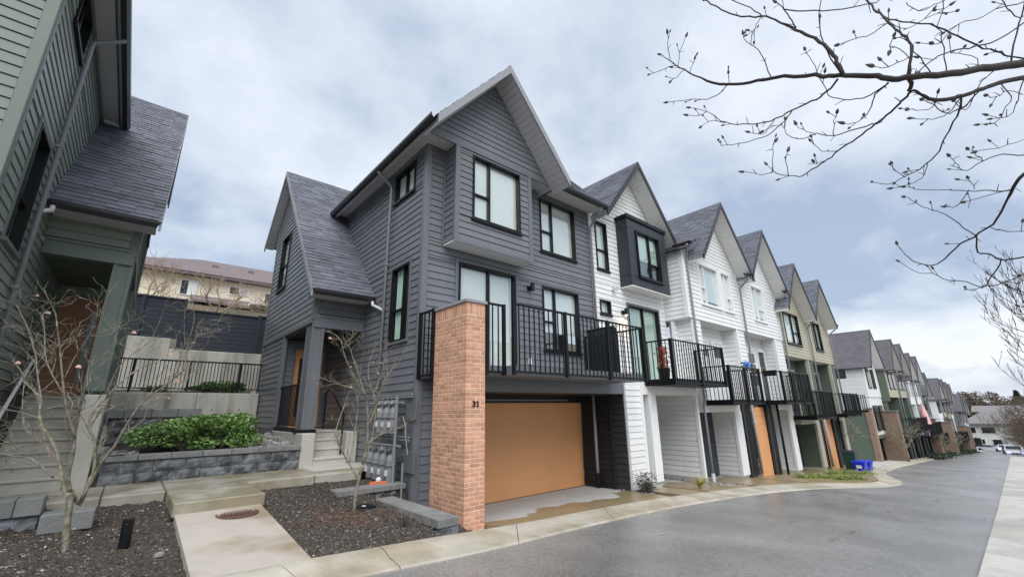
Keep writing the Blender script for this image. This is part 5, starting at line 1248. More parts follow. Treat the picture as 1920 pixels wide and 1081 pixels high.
wheelie('nearer low blue recycling box with pale label', 26.0, 5.55, 1, 'blue_bin', 'blue_bin', True)
wheelie('farther blue recycling box standing against the nearer one', 26.9, 5.52, 1, 'blue_bin', 'blue_bin', True)
T1DATA='[[[-255,6750,-1331,65.6],[-288,6750,-1094,62.6],[-302,6750,-917,59.5],[-322,6750,-771,56.1]],[[-302,6750,-917,41.8],[-405,6812,-655,38.8],[-482,6875,-443,35.7],[-569,6938,-268,32.4],[-678,7000,-112,28.9],[-735,7063,27,25.5],[-758,7125,170,22.2],[-827,7188,258,18.6],[-942,7250,375,14.9]],[[-322,6750,-771,39.3],[-368,6712,-597,35.7],[-369,6675,-411,32.3],[-386,6638,-223,28.9],[-447,6600,-59,25.3],[-507,6562,103,21.7],[-574,6525,345,18.2],[-662,6488,697,14.7],[-732,6450,956,11.2]],[[-376,6450,-217,21.9],[-380,6350,-58,19.0],[-383,6250,98,16.2],[-371,6150,225,13.4],[-335,6050,352,10.7]],[[-323,6850,-762,39.9],[-230,6880,-919,37.4],[-207,6910,-713,35.2],[-186,6940,-582,32.7],[-229,6970,-306,30.2],[-303,7000,-149,27.3],[-318,7030,20,24.5],[-226,7060,206,22.0],[-126,7090,390,19.4],[14,7120,558,16.7],[147,7150,635,13.6]],[[-234,6850,-889,34.4],[-132,6764,-506,31.4],[-54,6679,-325,27.8],[0,6593,-128,24.2],[76,6507,87,20.5],[186,6421,243,16.9],[313,6336,379,13.1],[396,6250,693,9.3]],[[-487,6950,-448,20.2],[-626,7070,-309,18.0],[-761,7190,-197,15.8],[-847,7310,-112,13.6],[-924,7430,119,11.5],[-975,7550,360,9.3]],[[-492,6950,-634,17.1],[-700,7083,-440,14.3],[-838,7217,-412,11.5],[-1016,7350,-380,8.6]],[[-579,7050,-273,14.6],[-738,7183,-308,12.6],[-909,7317,-321,10.7],[-1053,7450,-362,8.7]],[[-727,7050,112,17.6],[-843,7125,458,14.9],[-915,7200,698,12.1],[-1050,7275,1001,9.2],[-1192,7350,1246,6.2]],[[-550,6650,214,14.2],[-751,6750,548,11.4],[-834,6850,842,8.8],[-909,6950,1088,6.0]],[[-576,6550,347,14.0],[-525,6417,588,11.2],[-467,6283,745,8.4],[-417,6150,900,5.6]],[[-225,7050,206,12.6],[-202,6975,474,10.7],[-115,6900,661,8.8],[48,6825,859,6.9],[104,6750,1119,4.9]],[[314,6350,380,12.3],[402,6283,512,9.8],[394,6217,751,7.2],[401,6150,994,4.7]],[[76,6550,88,12.1],[252,6650,191,10.0],[404,6750,227,7.6],[480,6850,460,5.1]]]'
T2DATA='[[[2743,6750,-1474,50.6],[2746,6750,-1240,48.5],[2773,6750,-989,46.5],[2820,6750,-770,44.5]],[[2772,6750,-974,27.9],[2640,6817,-745,25.0],[2526,6883,-546,22.1],[2448,6950,-315,19.3],[2489,7017,-162,16.6],[2562,7083,13,13.7],[2636,7150,220,10.8]],[[2820,6750,-770,36.4],[2851,6721,-481,33.3],[2826,6693,-112,30.1],[2755,6664,207,26.7],[2610,6636,388,22.9],[2445,6607,637,19.2],[2325,6579,853,15.6],[2259,6550,1022,12.1]],[[2818,6650,-229,24.5],[2890,6575,69,20.7],[2901,6500,283,16.6],[2989,6425,551,12.6],[3120,6350,751,8.5]],[[2820,6750,-770,28.3],[2925,6800,-567,25.5],[2994,6850,-280,22.6],[3029,6900,6,19.5],[2995,6950,259,16.1],[2898,7000,603,12.5],[2943,7050,892,9.0]],[[2821,6650,-476,20.2],[3061,6750,-360,16.8],[3314,6850,-317,13.1],[3578,6950,-219,9.1]],[[2707,6550,203,20.4],[2600,6650,567,16.6],[2513,6750,859,12.6],[2496,6850,996,8.5]],[[2653,6850,-749,20.1],[2724,6950,-469,16.6],[2786,7050,-155,12.8],[2840,7150,94,8.8]],[[2800,7050,93,17.3],[2734,7117,347,13.8],[2544,7183,414,10.1],[2408,7250,473,6.5]],[[2995,6950,259,13.1],[3153,7050,617,10.2],[3245,7150,923,7.0]]]'
BRDATA='[[[3810,-540,1965,19.8],[3461,-409,1820,16.8],[3117,-292,1674,14.5],[2782,-179,1528,12.4],[2492,-67,1417,10.8],[2351,34,1383,9.8],[2329,83,1404,9.2],[2340,143,1459,8.8],[2404,231,1568,8.6],[2459,289,1636,8.1],[2569,406,1779,8.0],[2702,590,1972,7.9],[2756,727,2063,7.4],[2768,864,2144,6.7],[2739,990,2251,6.0],[2683,1073,2344,5.0],[2608,1132,2408,4.0],[2547,1158,2446,3.0],[2495,1174,2468,2.0]],[[2608,1132,2408,3.0],[2548,1191,2372,2.4],[2446,1258,2320,2.0]],[[2567,1149,2437,2.5],[2525,1134,2493,2.2],[2454,1091,2548,2.0]],[[2620,1125,2398,2.5],[2599,1086,2479,2.2],[2560,1016,2535,2.0]],[[2683,1073,2344,2.5],[2680,1029,2426,2.0]],[[2656,1098,2374,2.5],[2618,1149,2315,2.2],[2586,1178,2292,2.0]],[[2768,864,2144,3.8],[2750,918,2104,3.2],[2707,999,2080,2.8],[2660,1074,2097,2.4],[2529,1194,2081,2.0]],[[2768,864,2144,2.9],[2770,856,2224,1.9]],[[2413,241,1586,7.6],[2418,245,1665,7.0],[2447,263,1766,6.7],[2495,301,1891,6.5],[2544,358,2017,6.3],[2577,417,2137,6.1],[2591,490,2261,5.9],[2583,552,2344,5.6],[2578,653,2424,5.3],[2522,725,2487,4.9],[2450,761,2515,4.5],[2375,787,2528,4.0],[2293,810,2532,3.5]],[[2583,552,2344,3.5],[2541,590,2409,3.1],[2470,653,2468,2.9],[2389,684,2490,2.6]],[[2568,396,2114,4.0],[2567,415,2212,3.4],[2558,432,2272,2.9],[2540,447,2324,2.5]],[[2583,552,2344,2.6],[2622,599,2341,2.1],[2685,644,2288,1.8]],[[2558,432,2272,4.1],[2548,333,2164,3.5],[2531,217,2057,3.0],[2559,110,2017,2.7],[2629,37,2042,2.4],[2685,4,2083,2.2]],[[2437,263,1587,5.6],[2486,305,1584,5.1],[2549,366,1606,4.8],[2612,442,1642,4.6],[2658,521,1668,4.3],[2685,617,1680,4.0],[2685,693,1694,3.7],[2671,796,1737,3.4],[2653,885,1790,3.0],[2662,948,1886,2.7],[2659,995,1946,2.3],[2625,1078,2012,1.9]],[[2658,521,1668,3.3],[2676,577,1632,2.9],[2671,641,1599,2.7],[2632,725,1569,2.4],[2577,803,1557,2.2],[2522,879,1563,2.0],[2533,906,1612,1.7]],[[2653,885,1790,2.7],[2639,953,1844,2.2],[2571,1011,1802,1.8]],[[2659,995,1946,2.4],[2618,1028,1912,2.1],[2583,1086,1939,1.9]],[[2685,617,1680,2.5],[2663,683,1609,2.1],[2648,752,1640,1.7]],[[2424,27,1349,5.6],[2459,66,1341,5.2],[2527,115,1345,4.9],[2603,166,1358,4.7],[2669,230,1376,4.5],[2754,304,1387,4.3],[2805,378,1386,4.1],[2826,438,1371,3.8],[2822,497,1343,3.5],[2774,562,1300,3.1],[2690,610,1290,2.7],[2595,665,1293,2.3],[2531,704,1279,1.9],[2451,764,1295,1.6]],[[2603,166,1358,3.5],[2631,222,1379,3.2],[2672,295,1406,3.0],[2694,370,1431,2.8],[2682,438,1472,2.6],[2691,493,1479,2.3],[2679,554,1516,2.1],[2676,595,1614,1.9],[2670,682,1631,1.7]],[[2344,88,1390,3.7],[2396,140,1393,3.2],[2466,169,1386,2.7],[2561,218,1392,2.3],[2607,258,1405,1.9],[2621,299,1426,1.5]],[[2595,665,1293,2.4],[2630,655,1427,2.0],[2657,638,1514,1.7]],[[2690,610,1290,2.4],[2674,607,1365,2.0],[2675,595,1433,1.6]],[[2826,438,1371,2.4],[2816,479,1360,2.0],[2787,498,1366,1.6]],[[2805,378,1386,2.4],[2764,444,1403,1.9],[2709,475,1450,1.6]],[[2682,438,1472,2.3],[2673,482,1511,1.9],[2667,520,1567,1.6]],[[2694,370,1431,2.3],[2629,349,1460,1.8],[2565,315,1477,1.5]],[[2424,27,1349,6.8],[2360,21,1383,6.2],[2350,-1,1465,5.8],[2387,-15,1554,5.5],[2411,0,1637,5.3],[2441,26,1728,5.2],[2499,44,1843,5.0],[2552,64,1953,4.9],[2605,86,2068,4.7],[2652,109,2183,4.6]],[[2344,88,1390,3.1],[2410,165,1409,2.9],[2466,241,1464,2.7],[2494,289,1518,2.5],[2507,319,1570,2.2],[2509,341,1691,2.0],[2530,361,1828,1.8],[2554,383,1926,1.6]],[[3826,-523,1892,11.6],[3474,-392,1743,10.0],[3138,-274,1595,8.7],[2947,-203,1502,7.9],[2772,-127,1415,7.1],[2605,-43,1354,6.5],[2507,-5,1344,6.0],[2421,21,1352,5.6]],[[2774,-120,1405,4.6],[2860,-92,1364,4.1],[2974,-37,1335,3.8],[3112,8,1327,3.6],[3230,66,1325,3.3],[3302,121,1325,2.9],[3333,175,1324,2.5],[3345,256,1317,2.2],[3249,321,1317,1.7]],[[3230,66,1325,2.4],[3381,96,1315,2.1],[3432,152,1312,1.9],[3426,244,1308,1.7]],[[3333,175,1324,2.5],[3231,197,1333,2.0],[3124,203,1340,1.6]],[[3599,-384,1306,8.4],[3523,-321,1246,7.4],[3500,-271,1201,6.7],[3526,-219,1148,6.2],[3596,-173,1087,5.7],[3716,-112,1022,5.4],[3860,-22,1010,5.1],[3937,48,995,4.7],[3985,142,936,4.2],[3979,203,902,3.6],[3953,277,937,3.1],[3916,317,1001,2.5],[3860,340,1066,1.9]],[[3860,-22,1010,3.5],[3858,28,1122,3.1],[3808,86,1197,2.7],[3758,140,1232,2.4],[3676,179,1261,2.1],[3569,214,1285,1.8]],[[3842,-35,1010,4.3],[3875,-13,914,4.6],[3793,-64,862,4.6],[3718,-97,800,4.6],[3537,-171,755,4.4],[3371,-225,709,4.2]],[[3718,-97,800,4.0],[3772,-49,738,3.6],[3807,11,681,3.3],[3883,74,736,3.0],[3924,146,770,2.8],[3956,213,841,2.5],[3937,276,863,2.2],[3883,354,942,1.9]],[[3807,11,681,3.4],[3726,-55,660,2.8],[3591,-136,664,2.3]],[[3803,12,672,2.5],[3832,61,670,2.1],[3863,87,699,1.7]],[[3737,-102,1005,2.5],[3642,-151,944,2.4],[3495,-208,877,2.2]],[[3539,-207,1140,3.9],[3578,-141,1185,3.4],[3608,-58,1227,3.0],[3596,40,1268,2.6],[3545,131,1293,2.2],[3449,193,1310,1.7]],[[3539,-207,1140,2.3],[3624,-115,1173,2.0],[3701,-34,1194,1.7]],[[3608,-58,1227,2.5],[3733,3,1200,2.1],[3763,53,1210,1.8]],[[3593,-81,1222,2.1],[3499,-75,1264,1.6]],[[3577,-365,1307,3.8],[3499,-294,1306,3.3],[3410,-216,1312,2.9],[3384,-140,1296,2.5],[3425,-70,1286,2.3],[3355,-45,1303,1.9],[3241,-29,1319,1.5]],[[3384,-140,1296,2.3],[3276,-119,1322,1.8],[3226,-101,1328,1.5]],[[3634,-390,1460,2.3],[3498,-314,1395,2.0],[3366,-212,1339,1.7],[3277,-124,1324,1.5]],[[2539,57,1922,3.5],[2486,28,1803,3.5],[2515,-38,1751,3.5],[2602,-118,1712,3.6],[2697,-171,1685,3.7],[2854,-228,1686,3.9],[3077,-298,1741,4.1],[3261,-352,1782,4.4],[3497,-427,1854,4.7]],[[2466,31,1774,2.7],[2395,94,1710,2.1],[2395,155,1726,1.7],[2426,222,1765,1.4]],[[3266,-343,1742,4.4],[3322,-406,1937,3.9],[3386,-472,2100,3.5],[3380,-498,2171,3.1]],[[3625,-564,2135,4.8],[3410,-455,2025,4.2],[3119,-325,1828,3.7],[2852,-226,1677,3.3],[2628,-144,1580,2.9],[2449,-64,1472,2.6],[2384,-11,1397,2.4]],[[2455,-51,1411,2.5],[2380,-25,1466,2.2],[2390,-9,1576,2.0],[2424,13,1680,1.9]],[[2710,606,1988,3.5],[2707,623,2174,2.8],[2698,669,2293,2.3],[2674,700,2369,1.8]],[[2698,669,2293,2.3],[2668,644,2321,2.0],[2642,638,2354,1.8]],[[2415,245,1601,3.5],[2445,270,1726,3.2],[2486,289,1875,3.0],[2521,289,2031,2.8],[2563,258,2192,2.6],[2579,248,2235,2.3]],[[2551,-93,1438,2.5],[2548,-112,1568,2.3],[2602,-118,1712,2.2],[2776,-165,1917,2.2],[2884,-179,2078,2.2]],[[2947,-203,1502,3.4],[2851,-129,1401,2.9],[2779,-67,1354,2.6],[2608,-22,1341,2.2],[2513,6,1339,1.9]],[[3138,-274,1595,2.9],[3307,-307,1580,2.5],[3272,-269,1497,2.1],[3226,-226,1431,1.8],[3169,-192,1403,1.5]],[[3476,-389,1728,3.1],[3417,-340,1599,2.4],[3346,-286,1489,1.9],[3231,-242,1458,1.5]],[[2779,-126,1412,2.7],[2766,-46,1344,2.1],[2702,9,1330,1.7],[2637,62,1329,1.3]],[[2605,-43,1354,1.9],[2625,1,1333,1.7],[2556,42,1331,1.5],[2527,62,1333,1.3]],[[3117,-292,1674,2.9],[2953,-224,1557,2.3],[2875,-167,1454,1.9],[2886,-124,1389,1.6],[2739,-94,1380,1.3]],[[3377,-478,2127,3.1],[3146,-358,2022,2.5],[2939,-265,1878,2.1],[2751,-186,1776,1.8],[2548,-109,1602,1.5],[2485,-81,1567,1.3]],[[3558,-584,2188,3.1],[3371,-450,2049,2.8],[3240,-402,2053,2.6],[3208,-392,2095,2.4],[3203,-390,2131,2.3]],[[2350,-1,1465,1.8],[2346,36,1559,1.5],[2331,49,1536,1.2]],[[2355,-4,1481,1.8],[2311,67,1446,1.5],[2318,115,1480,1.3]],[[2664,-44,1977,2.1],[2635,-79,1871,2.1],[2743,-132,1940,2.1],[2861,-189,2014,2.2]],[[2499,44,1843,2.1],[2447,2,1703,1.7],[2514,-52,1722,1.6],[2623,-98,1811,1.5],[2838,-208,1908,1.4]],[[2907,-223,1589,2.0],[2780,-195,1606,1.7],[2599,-132,1555,1.5],[2619,-139,1641,1.3]],[[3485,-372,1652,2.3],[3262,-301,1594,1.9],[3136,-249,1525,1.6],[3002,-207,1488,1.4]]]'
TREELABELS='["tall dark conifer rising behind the last townhouses", "brown leafless tree left of the far house roof", "brown leafless tree above the ridge of the far house", "brown leafless tree right of the far house ridge", "dark conifer above the right half of the far house", "broad dark conifer near the right edge above the hedge", "brown leafless tree behind the tall dark conifer", "leafless tree at the right edge behind the broad conifer", "brown leafless tree in the middle of the far wood", "leafless tree just above the brown hedge", "small dark conifer in the middle of the far wood", "leafless tree deep behind the townhouse roofs", "brown leafless tree filling the gap beside the tall conifer", "brown leafless tree over the second far roof", "brown leafless tree between the two right hand conifers", "tallest brown leafless tree at the back of the far wood"]'
# ------------------------------------------------------------------ rear of the courtyard
cw = thing('concrete_wall', 'stained poured concrete retaining wall below the black metal railing', 'retaining wall', (1.2, 14.8, -.5))
cbox('wall_panel', -.6, 1.35, 14.85, 15.1, -.9, .56, 'concrete_wall', cw, .015); cbox('wall_panel', 1.356, 2.86, 14.85, 15.1, -.9, .56, 'concrete_wall', cw, .015)
for x in (.2, .9, 1.75, 2.4): MB().tube([(x, 14.845, .1), (x, 14.86, .1)], .02, 8).build('tie_hole', 'room_dark', cw)
gr = thing('metal_railing', 'black metal railing on top of the stained concrete wall', 'railing', (1.2, 15, .58))
box('top_rail', -.7, 2.88, 14.98, 15.02, 1.40, 1.44, 'black_metal', gr); box('bottom_rail', -.7, 2.88, 14.985, 15.015, .66, .69, 'black_metal', gr)
for i in range(43): inst('baluster', 'grail', lambda: chb(.009, .009, 0, .73), 'black_metal', (-.65 + i * .083, 15.0, .68), gr)
for x in (-.1, 1.1, 2.3): box('post', x - .025, x + .025, 14.975, 15.025, .56, 1.41, 'black_metal', gr)
uw = thing('concrete_wall', 'stepped upper concrete wall directly below the dark board fence', 'retaining wall', (1.4, 17.5, 1))
cbox('wall_panel', -1.2, .64, 17.5, 17.7, .2, 2.35, 'concrete_wall', uw, .015); cbox('wall_panel', .645, 3.6, 17.5, 17.7, .2, 2.02, 'concrete_wall', uw, .015)
grid('terrace_soil', frange(-.6, 2.9, .25), frange(15.1, 17.5, .25), lambda x, y: .5 + .1 * (y - 15.1) + rough(x, y), 'soil', kind='structure')
fe = thing('board_fence', 'tall dark blue grey board fence in front of the cream house', 'fence', (1.3, 17.8, 2))
for (xa, xb, za, zb) in ((-1.4, .80, 2.36, 3.70), (.86, 3.02, 2.03, 3.38), (3.08, 5.2, 2.03, 3.42)):
    n = 9; h = (zb - za - .05) / n
    for i in range(n): box('fence_board', xa, xb, 17.62, 17.65, za + i * h, za + (i + 1) * h - .008, 'fence', fe)
    box('fence_backing', xa - .05, xb + .05, 17.655, 17.675, za, zb - .05, 'fence', fe)
    box('fence_cap', xa, xb, 17.58, 17.72, zb - .05, zb, 'fence', fe)
for x, za, zb in ((-.28, 2.3, 3.68), (.80, 2.0, 3.68), (3.02, 2.0, 3.40)): box('fence_post', x, x + .09, 17.57, 17.70, za, zb + .03, 'fence', fe)
def leafmound(name, label, cat, m, c, r, n, size, seed, stems=True):
    Tn = thing(name, label, cat, (c[0], c[1], c[2] - r[2]))
    rnd0 = random.Random(seed); lobes = [(rnd0.uniform(-.8, .8) * r[0], rnd0.uniform(-.6, .6) * r[1], rnd0.uniform(-.3, .8) * r[2], rnd0.uniform(.2, .48)) for _ in range(34)]
    lobes = [(a, b, c_ * (1.15 - .95 * ((a - .2 * r[0]) / r[0]) ** 2) - .12 * r[2], d) for a, b, c_, d in lobes]
    def p(rnd):
        l = lobes[rnd.randrange(len(lobes))]; d = Vector((rnd.gauss(0, 1), rnd.gauss(0, 1), rnd.gauss(0, 1))).normalized(); k = l[3] * rnd.uniform(.8, 1.04)
        return (c[0] + l[0] + d.x * r[0] * k * .8, c[1] + l[1] + d.y * r[1] * k, max(c[2] - r[2], c[2] + l[2] + d.z * r[2] * k))
    leafcloud(Tn, 'foliage', m, p, size, seed, n, kind='stuff')
    mb = MB(); rnd = random.Random(seed)
    for _ in range(24): 
        q = p(rnd); mb.tube([(c[0] + (q[0] - c[0]) * .3, c[1] + (q[1] - c[1]) * .3, c[2] - r[2]), ((c[0] * .4 + q[0] * .6), (c[1] * .4 + q[1] * .6), (c[2] - r[2] + q[2]) / 2), q], [.012, .009, .004], 4)
    mb.build('stems', 'bark', Tn); return Tn
leafmound('evergreen_bush', 'dense bright green evergreen bush filling the block planter', 'bush', 'bush_leaf', (1.22, 11.0, -.40), (1.12, .62, .36), 15000, .036, 21)
leafmound('ground_ivy', 'low green ivy growing on the terrace behind the metal railing', 'ivy', 'ivy_leaf', (1.9, 15.5, .72), (.75, .25, .2), 3500, .035, 22)
leafmound('ground_ivy', 'small clump of green ivy at the left end of the metal railing', 'ivy', 'ivy_leaf', (.45, 15.45, .66), (.3, .2, .12), 900, .035, 23)

# cream house uphill
ch_ = thing('cream_house', 'cream two storey house with brown hip roof behind the dark fence', 'house', (4, 36, 5))
box('wall', -3.5, 12, 36.2, 46, 3, 9.35, 'cream', ch_); box('lower_extension', 5.3, 12, 34.4, 36.2, 3, 7.3, 'cream', ch_)
MB().poly([(-4.2, 35.5, 9.45), (12.8, 35.5, 9.45), (9, 41, 12.0), (2.4, 41, 12.0)]).poly([(-4.2, 35.5, 9.45), (2.4, 41, 12.0), (-4.2, 46.6, 9.45)]).poly([(-4.2, 46.6, 9.45), (2.4, 41, 12.0), (9, 41, 12.0), (12.8, 46.6, 9.45)]).poly([(12.8, 35.5, 9.45), (12.8, 46.6, 9.45), (9, 41, 12.0)]).build('roof', 'roof_brown', ch_)
box('eaves', -4.15, 12.75, 35.55, 46.5, 9.28, 9.44, 'roof_brown', ch_)
MB().hexa([(1.9, 34.2, 7.15), (7.4, 34.2, 7.05), (7.4, 36.2, 7.8), (1.9, 36.2, 7.8)], [(1.9, 34.2, 7.3), (7.4, 34.2, 7.2), (7.4, 36.2, 8.0), (1.9, 36.2, 8.0)]).build('porch_roof', 'roof_brown', ch_)
for a, b, za, zb, y in ((4.05, 5.35, 8.35, 9.0, 36.2), (6.35, 7.75, 7.65, 8.85, 36.2), (3.9, 5.2, 6.2, 7.0, 36.2), (6.6, 8.3, 6.1, 6.9, 34.4), (1.2, 2.2, 7.9, 9.0, 36.2)):
    p = box('window', a, b, y - .06, y, za, zb, 'white_trim', ch_)
    for q in (0, 1): box('pane', a + .07 + q * (b - a) / 2, a + (b - a) / 2 * (q + 1) - .05, y - .075, y - .06, za + .08, zb - .08, 'car_glass' if q == 0 else 'blind', p)
box('balcony_slab', 5.2, 9, 33.6, 36.2, 7.32, 7.5, 'stucco_white', ch_)
for x in (3.0, 5.4, 7.6): box('roof_vent', x, x + .4, 38.4, 38.8, 10.72, 11.0, 'roof_brown', ch_)

# ------------------------------------------------------------------ bare trees and shrubs
def grow(mb, p, d, r, L, lev, rnd, buds=None, spread=.7, kids=(2, 3), up=.15, shrink=.72, minr=.0016, bend=.22, sides=4):
    n = 4; pts = [Vector(p)]; rad = [r]; dd = Vector(d).normalized(); q = Vector(p)
    for i in range(n):
        dd = (dd + Vector((rnd.gauss(0, bend), rnd.gauss(0, bend), rnd.gauss(0, bend) + up * .3))).normalized(); q = q + dd * (L / n); pts.append(q.copy()); rad.append(max(minr, r * (1 - .45 * (i + 1) / n)))
    mb.tube(pts, rad, sides)
    if lev <= 0:
        if buds is not None: buds.append((q, dd))
        return
    for k in range(rnd.randint(*kids)):
        t = rnd.uniform(.35, 1); i = min(int(t * n), n - 1); b = pts[i].lerp(pts[i + 1], t * n - i if t < 1 else 1)
        nd = (dd + Vector((rnd.gauss(0, spread), rnd.gauss(0, spread), rnd.gauss(0, spread) + up))).normalized()
        grow(mb, b, nd, max(minr, rad[i] * .62), L * shrink * rnd.uniform(.7, 1.15), lev - 1, rnd, buds, spread, kids, up, shrink, minr, bend, sides)
def dataline(s): return [[(Vector((a[0] / 1000, a[1] / 1000, a[2] / 1000)), a[3] / 1000) for a in l] for l in json.loads(s)]
def smoothline(l, n=3):
    P = [a for a, _ in l]; Rr = [b for _, b in l]; op = []; orr = []
    for k in range(len(P) - 1):
        p0, p1, p2, p3 = P[max(k - 1, 0)], P[k], P[k + 1], P[min(k + 2, len(P) - 1)]
        for j in range(n):
            u = j / n; op.append(.5 * (2 * p1 + (p2 - p0) * u + (2 * p0 - 5 * p1 + 4 * p2 - p3) * u * u + (3 * p1 - p0 - 3 * p2 + p3) * u ** 3)); orr.append(Rr[k] + (Rr[k + 1] - Rr[k]) * u)
    op.append(P[-1]); orr.append(Rr[-1]); return op, orr
def shrub(label, base, data, seed, leaves, scale=.62, twigL=.34, per=6, lvl=2):
    S = thing('bare_shrub', label, 'shrub', base); rnd = random.Random(seed); L = dataline(data); tips = []
    for k, l in enumerate(L):
        P, Rr = smoothline(l)
        if k == 0: P = [P[0] - Vector((0, 0, .25))] + P; Rr = [Rr[0] * 1.25] + Rr
        Rr = [max(.003, r * scale) for r in Rr]
        MB().tube(P, Rr, 7).build('trunk' if k == 0 else 'branch', 'bark', S, smooth=True)
        if k: tips.append((P, Rr))
    mb = MB(); ends = []
    for P, Rr in tips:
        for j in range(per):
            i = rnd.randint(len(P) // 4, len(P) - 2); d = (P[i + 1] - P[i]).normalized(); d = (d + Vector((rnd.gauss(0, .7), rnd.gauss(0, .7), rnd.gauss(.25, .5)))).normalized()
            grow(mb, P[i], d, min(.0075, Rr[i] * .6), twigL * rnd.uniform(.6, 1.2), lvl, rnd, ends, .75, (2, 3), .1, .66, .0013)
        grow(mb, P[-1], (P[-1] - P[-2]), Rr[-1], twigL * .9, lvl, rnd, ends, .5, (2, 3), .1, .66, .0013)
    mb.build('twigs', 'bark', S, kind='stuff')
    for i in range(leaves):
        q, d = ends[rnd.randrange(len(ends))]; s = rnd.uniform(.014, .026)
        MB().hexa([q + Vector(v) * s for v in ((-1, -.6, -.5), (1, -.5, -.6), (.7, .7, -.4), (-.8, .6, -.3))], [q + Vector(v) * s for v in ((-.5, -.4, .6), (.6, -.3, .5), (.5, .5, .6), (-.4, .4, .8))]).build('dry_leaf', 'dead_leaf', S)
    return S
shrub('multi-stemmed bare shrub with a few dry orange leaves in the left bed', (-.25, 6.75, -1.38), T1DATA, 31, 15, .5, .36, 7, 2)
shrub('slender bare shrub standing in front of the gas meters', (2.74, 6.75, -1.47), T2DATA, 32, 7, .5, .28, 7, 2)

def plain_tree(name, label, base, h, r, seed, lev=4, m='bark_dark', spread=.6, group=None, dirs=None, L0=None, budn=0, up=.2, minr=.003):
    S = thing(name, label, 'tree', base, group); rnd = random.Random(seed); b = Vector(base); mb = MB(); tr = MB()
    pts = [b + Vector((rnd.gauss(0, .03), rnd.gauss(0, .03), h * t)) for t in (0, .12, .25, .36)]
    tr.tube(pts, [r * 1.2, r, r * .9, r * .8], 8).build('trunk', m, S, smooth=True); ends = []
    for i in range(6):
        a = 6.28 * i / 6 + rnd.random(); grow(mb, pts[-1] - Vector((0, 0, h * .06 * (i % 3))), Vector((math.cos(a) * .8, math.sin(a) * .8, .9)), r * .55, L0 or h * .3, lev, rnd, ends, spread, (2, 4), up, .74, minr)
    mb.build('crown', m, S)
    return S, ends
# bud mesh
def budmesh():
    m = MB().lathe((0, 0, 0), [(.22, 0), (.55, .35), (.6, .9), (.45, 1.6), (.12, 2.4), (.02, 2.6)], 7); return m.v, m.f
# overhanging magnolia at right: trunk stands on the verge just outside the picture
MG = thing('magnolia_tree', 'bare magnolia with fuzzy buds reaching over from the right', 'tree', (4.4, -2.9, zr(4)))
LB = dataline(BRDATA); ends = []; rnd = random.Random(5)
tips = []
for l in LB:
    P, Rr = smoothline(l); Rr = [max(.0017, r * (.95 if r < .006 else 1.3)) for r in Rr]
    P = [p + Vector((rnd.gauss(0, .003), rnd.gauss(0, .003), rnd.gauss(0, .003))) for p in P]
    MB().tube(P, Rr, 6).build('branch', 'bark_dark', MG, smooth=True); tips.append((P, Rr))
root = Vector((4.4, -2.9, zr(4))); fork = Vector((3.9, -2.2, 0.55))
MB().tube([root - Vector((0, 0, .2)), root + Vector((-.05, .1, .7)), fork, fork + Vector((-.1, .2, .5))], [.16, .13, .11, .07], 9).build('trunk', 'bark_dark', MG, smooth=True)
limb = MB()
for i, e_ in [(0, 0), (29, 0), (33, 0), (35, -1), (39, -1), (44, 0), (46, 0), (47, -1), (49, -1), (50, 0), (63, 0)]:      # boughs that run on to the trunk outside the picture
    nd = LB[i][e_]; limb.tube([nd[0], nd[0].lerp(fork, .45) + Vector((0, 0, .12)), fork + Vector((-.1, .2, .4))], [nd[1] * 1.1, max(nd[1] * 1.5, .012), max(nd[1] * 2, .03)], 6)
limb.build('limb', 'bark_dark', MG)
tw = MB()
for P, Rr in tips:                     # short spurs along the branches
    for _ in range(max(1, len(P) // 5)):
        i = rnd.randint(1, len(P) - 2); d = (P[i + 1] - P[i]).normalized(); s = d.cross(Vector((rnd.gauss(0, 1), rnd.gauss(0, 1), rnd.gauss(0, 1)))).normalized()
        e = P[i] + (d * .5 + s).normalized() * rnd.uniform(.012, .05); tw.tube([P[i], (P[i] + e) / 2 + Vector((0, 0, .003)), e], [.0022, .0018, .0014], 4)
tw.build('spurs', 'bark_dark', MG, kind='stuff')
def put_bud(q, d, s, par):
    if 'bud' not in SHARED:
        v, f = budmesh(); me = bpy.data.meshes.new('bud'); me.from_pydata(v, [], f); me.materials.append(MATS['bud']); SHARED['bud'] = me
    o = bpy.data.objects.new('bud', SHARED['bud']); COL.objects.link(o); o.parent = par; o.location = q - OFF[par]; o.scale = (s, s, s); o.rotation_euler = d.to_track_quat('Z', 'Y').to_euler()
for (P, Rr) in tips:
    if Rr[-1] < .0045: put_bud(P[-1], (P[-1] - P[-2]).normalized(), rnd.uniform(.0105, .0155), MG)
    for _ in range(1 if len(P) < 12 else 2):
        i = rnd.randint(len(P) // 2, len(P) - 2)
        if Rr[i] < .007:
            d = (P[i + 1] - P[i]).normalized(); s = d.cross(Vector((rnd.gauss(0, 1), rnd.gauss(0, 1), rnd.gauss(0, 1)))).normalized(); dd = (d * .6 + s * .8 + Vector((0, 0, .5))).normalized(); e = P[i] + dd * .05
            MB().tube([P[i], e], [.002, .0016], 4).build('bud_stalk', 'bark_dark', MG); put_bud(e, dd, rnd.uniform(.008, .012), MG)
